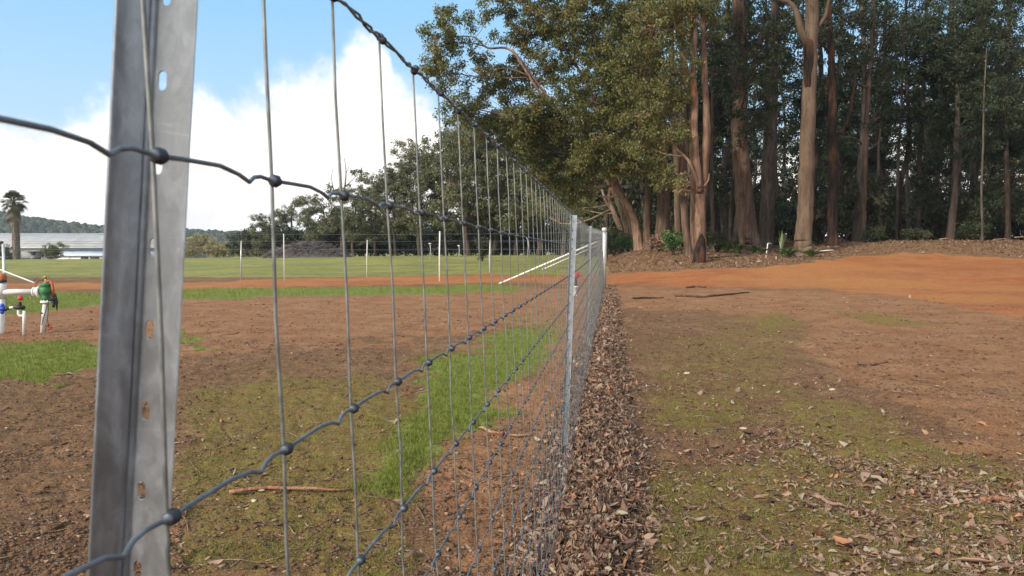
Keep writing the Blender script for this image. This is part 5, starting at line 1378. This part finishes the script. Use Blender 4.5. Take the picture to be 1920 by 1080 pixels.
# palm
def palm():
    Dd = 126; x = xat(32, Dd); z0 = Hs(x, Dd); ztop = at(32, 381, Dd).z - z0
    t = empty('palm_tree', (x, Dd, z0), 0, 'tall palm with a shaggy skirt of dead fronds beside the farm shed', 'palm')
    m = MB(); n = 26; P = [(0.15 * math.sin(i * .2), 0, ztop * i / (n - 1)) for i in range(n)]
    m.tube(P, [.42 - .12 * i / n + .04 * (i % 2) for i in range(n)], 12, rough=.35); m.build('trunk', M['bark_grey'], t)
    def fronds(n, e0, e1, L0, L1, mat, name, zo, seg=7):
        V = []; Fq = []; A = []; k = 0
        for i in range(n):
            a = random.uniform(0, 6.28); el = random.uniform(e0, e1); L_ = random.uniform(L0, L1); vv = random.random()
            c = np.array([P[-1][0], 0, ztop + zo * random.random()]); d = np.array([math.cos(a) * math.cos(el), math.sin(a) * math.cos(el), math.sin(el)])
            stalk = L_ * .5; e = c + d * stalk
            sd = np.cross(d, [0, 0, 1.0]); sd /= np.linalg.norm(sd) + 1e-6; up = np.cross(sd, d)
            # a fan of leaflets
            for j in range(13):
                b_ = (j - 6) / 6 * 1.15; dd = d * math.cos(b_) + sd * math.sin(b_); l2 = L_ * .5 * (1 - .25 * abs(b_)); w = .05
                p0 = e; p1 = e + dd * l2 * .55 + up * .05; p2 = e + dd * l2 - np.array([0, 0, .35 * l2]); s2 = np.cross(dd, up) * w
                V += [p0 - s2 * .3, p0 + s2 * .3, p1 + s2, p1 - s2, p2 + s2 * .1, p2 - s2 * .1]; Fq += [[k, k + 1, k + 2, k + 3], [k + 3, k + 2, k + 4, k + 5]]; k += 6; A += [vv] * 6
            s2 = sd * .03; V += [c - s2, c + s2, e + s2, e - s2]; Fq += [[k, k + 1, k + 2, k + 3]]; k += 4; A += [vv] * 4
        mesh_np(name, V, Fq, mat, t, False, {'v': A})
    fronds(95, -.8, 1.4, 2.0, 2.8, M['palm'], 'crown', .3)
    fronds(100, -1.5, -.9, 1.5, 2.2, M['palmdead'], 'dead_skirt', -2.2)
    # shaggy dead leaves down the trunk
    V = []; Fq = []; A = []; k = 0
    for i in range(1500):
        a = random.uniform(0, 6.28); h = random.uniform(.03, .95) * ztop; r = .32 + random.uniform(0, .2); L_ = random.uniform(.4, .95)
        c = np.array([r * math.cos(a), r * math.sin(a), h]); s = np.array([-math.sin(a), math.cos(a), 0]) * .09; e = c + np.array([math.cos(a) * .15, math.sin(a) * .15, -L_]) * 1
        V += [c - s, c + s, e + s * .5, e - s * .5]; Fq.append([k, k + 1, k + 2, k + 3]); k += 4; A += [random.random()] * 4
    mesh_np('dead_leaf_sheath', V, Fq, M['palmdead'], t, False, {'v': A})
palm()

# ------------------------------------------------------------------ distant hill with its forest
def ridge(px):
    return np.interp(px, [-1600, -900, -300, 0, 60, 120, 190, 260, 345, 435, 520, 700, 1200, 2600], [400, 396, 398, 404, 416, 424, 433, 437, 439, 443, 446, 450, 452, 455])
ny, nx = 26, 180; V = []
us = np.linspace(-2000, 2600, nx)
for j in range(ny):
    v = j / (ny - 1); Dd = 560 + 420 * v
    for px in us:
        top = (468 - ridge(px) - 5) * 760 / F + 1.2
        k_ = math.sin(min(1, v / .55) * math.pi / 2) if v < .55 else 1 - .5 * ((v - .55) / .45) ** 2
        V.append(((px - 960) / F * Dd, Dd, -3 + (top + 3) * k_))
hm = simple('distant_hillside', (.05, .06, .035), .95, 0, .3, .03)
o = mesh_np('hill', V, [[j * nx + i, j * nx + i + 1, (j + 1) * nx + i + 1, (j + 1) * nx + i] for j in range(ny - 1) for i in range(nx - 1)], hm)
tag(o, 'long low wooded hill on the horizon', 'hill', None, 'structure')
def hill_z(px, Dd):
    v = np.clip((Dd - 560) / 420, 0, 1); top = (468 - ridge(px) - 5) * 760 / F + 1.2
    k_ = np.where(v < .55, np.sin(np.minimum(1, v / .55) * np.pi / 2), 1 - .5 * ((v - .55) / .45) ** 2)
    return -3 + (top + 3) * k_
n = 5200
px = np.concatenate([rng.uniform(-300, 700, 4200), rng.uniform(-1900, 2500, 1000)]); Dd = rng.uniform(575, 830, n)
X = (px - 960) / F * Dd; Zc = hill_z(px, Dd)
C = []
r = rng.uniform(2.2, 4.6, n)
an = np.linspace(0, 2 * np.pi, 9)[:-1]; ph = np.linspace(.05, np.pi * .62, 5)
loc = np.array([[math.sin(p) * math.cos(t), math.sin(p) * math.sin(t), math.cos(p)] for p in ph for t in an])
W = loc[None] * r[:, None, None] * rng.uniform(.72, 1.25, (n, len(loc), 1)) * np.array([1, 1, 1.25]); W += np.stack([X, Dd, Zc + r * .7], 1)[:, None]
q = np.array([[i * 8 + j, (i + 1) * 8 + j, (i + 1) * 8 + (j + 1) % 8, i * 8 + (j + 1) % 8] for i in range(4) for j in range(8)])
Fq = (np.arange(n)[:, None, None] * len(loc) + q[None]).reshape(-1, 4)
o = mesh_np('hillside_forest', W.reshape(-1, 3), Fq, leaf_mat('distant_tree_crowns', [(0, (.028, .042, .026)), (.6, (.05, .065, .035)), (1, (.085, .09, .05))], 0, .9), None, False, {'v': np.repeat(np.clip(rng.normal(.4, .25, n), 0, 1), len(loc))})
tag(o, 'dark unbroken gum forest covering the distant hill', 'forest', None, 'stuff')

# ------------------------------------------------------------------ sky, sun, haze
EXPO = 0.75
SUN_AZ, SUN_EL = -132.0, 30.0
w = bpy.data.worlds.new("World"); scene.world = w; w.use_nodes = True
N = NT(w.node_tree); bg = w.node_tree.nodes['Background']
sky = N.new('ShaderNodeTexSky', sky_type='NISHITA'); sky.sun_disc = False; sky.sun_elevation = R(SUN_EL); sky.sun_rotation = R(SUN_AZ % 360)
sky.air_density = 1.0; sky.dust_density = 1.6; sky.ozone_density = 1.5
STR = .13
bg.inputs['Strength'].default_value = STR
g = N.new('ShaderNodeTexCoord').outputs['Generated']
sx = N.new('ShaderNodeSeparateXYZ'); N.put(sx.inputs[0], g)
az = N.math('ARCTAN2', sx.outputs[0], sx.outputs[1]); el = N.math('ARCSINE', sx.outputs[2])
deg = lambda d: math.radians(d)
fc = N.new('ShaderNodeFloatCurve')
def fx(a): return (a + 60) / 120
pts_ = [(-60, 10), (-40, 8.6), (-34.7, 9.0), (-33, 8.6), (-30, 9.6), (-27, 10), (-24, 11.2), (-21.5, 10.9), (-19.5, 11.6), (-16.1, 13.2), (-13.5, 13.8), (-11, 15.8), (-9.6, 15.0), (-8.6, 12.0), (-6.6, 11.4), (-4, 9), (5, 8), (30, 8), (60, 9)]
cm = fc.mapping.curves[0]
cm.points[0].location = (0, pts_[0][1] / 30); cm.points[1].location = (1, pts_[-1][1] / 30)
for a_, e_ in pts_[1:-1]: cm.points.new(fx(a_), e_ / 30)
fc.mapping.update()
N.put(fc.inputs['Value'], N.math('MULTIPLY_ADD', az, math.degrees(1) / 120, .5))
top = N.math('MULTIPLY', fc.outputs[0], deg(30))
n1 = N.noise(g, 7, 8, .56, .3); n2 = N.noise(g, 24, 6, .6)
bump = N.math('ADD', N.math('MULTIPLY_ADD', n1, deg(10.0), -deg(5.0)), N.math('MULTIPLY_ADD', n2, deg(4.4), -deg(2.2)))
d = N.math('ADD', N.math('SUBTRACT', top, el), bump)
mask = N.ramp(d, deg(-1.1), deg(2.2))
# a wisp of loose cloud over the top at the far left, and open blue holes
n3 = N.noise(N.scale(g, (1, 1, 2.6)), 5.5, 7, .6, .5)
loose = N.math('MULTIPLY', N.ramp(n3, .60, .72), N.ramp(el, deg(24), deg(15)))
behind = N.ramp(N.math('ABSOLUTE', az), deg(50), deg(75))
loose2 = N.math('MULTIPLY', N.math('MULTIPLY', N.ramp(n3, .40, .54), behind), .95)
mask = N.math('MAXIMUM', mask, N.math('MAXIMUM', N.math('MULTIPLY', loose, .0), loose2))
shade = N.ramp(N.noise(g, 11, 6, .6, .4), .35, .65, .72, 1.0)
cw = 1.0 / (STR * 2 ** EXPO)
cl = N.new('ShaderNodeVectorMath', operation='SCALE'); cl.inputs[0].default_value = (cw * 1.62, cw * 1.55, cw * 1.48); N.put(cl.inputs['Scale'], shade)
skyc = N.mix(.7, sky.outputs[0], tuple(v * cw for v in (.33, .72, 1.08)))
hz = N.mix(N.ramp(el, deg(20), deg(4), 0, .45), skyc, tuple(v * cw for v in (.80, .92, 1.05)))
colr = N.mix(mask, hz, cl.outputs[0])
N.put(bg.inputs['Color'], colr)
L = bpy.data.lights.new('sun', 'SUN'); L.energy = 2.9; L.angle = R(9); L.color = (1, .89, .73)
so = bpy.data.objects.new('sun', L); col.objects.link(so)
sd = Vector((math.sin(R(SUN_AZ)) * math.cos(R(SUN_EL)), math.cos(R(SUN_AZ)) * math.cos(R(SUN_EL)), math.sin(R(SUN_EL))))
so.rotation_euler = sd.to_track_quat('Z', 'Y').to_euler()
so.location = (0, 0, 50)
HAZE = True
if HAZE:
    hm = bpy.data.materials.new('haze_air'); hm.use_nodes = True; nt = hm.node_tree
    nt.nodes.remove(nt.nodes['Principled BSDF']); pv = nt.nodes.new('ShaderNodeVolumePrincipled'); pv.inputs['Color'].default_value = (.75, .85, 1, 1); pv.inputs['Density'].default_value = .0002
    nt.links.new(pv.outputs[0], nt.nodes['Material Output'].inputs['Volume'])
    m = MB(); m.box((0, 1100, 45), (9000, 6000, 100)); o = m.build('haze', hm, None, False); tag(o, 'thin pale air', 'haze', None, 'stuff')
scene.view_settings.view_transform = 'Standard'; scene.view_settings.look = 'None'
scene.view_settings.exposure = EXPO; scene.view_settings.gamma = 1
scene.cycles.max_bounces = 5; scene.cycles.diffuse_bounces = 3; scene.cycles.glossy_bounces = 2; scene.cycles.transmission_bounces = 2
scene.cycles.transparent_max_bounces = 4
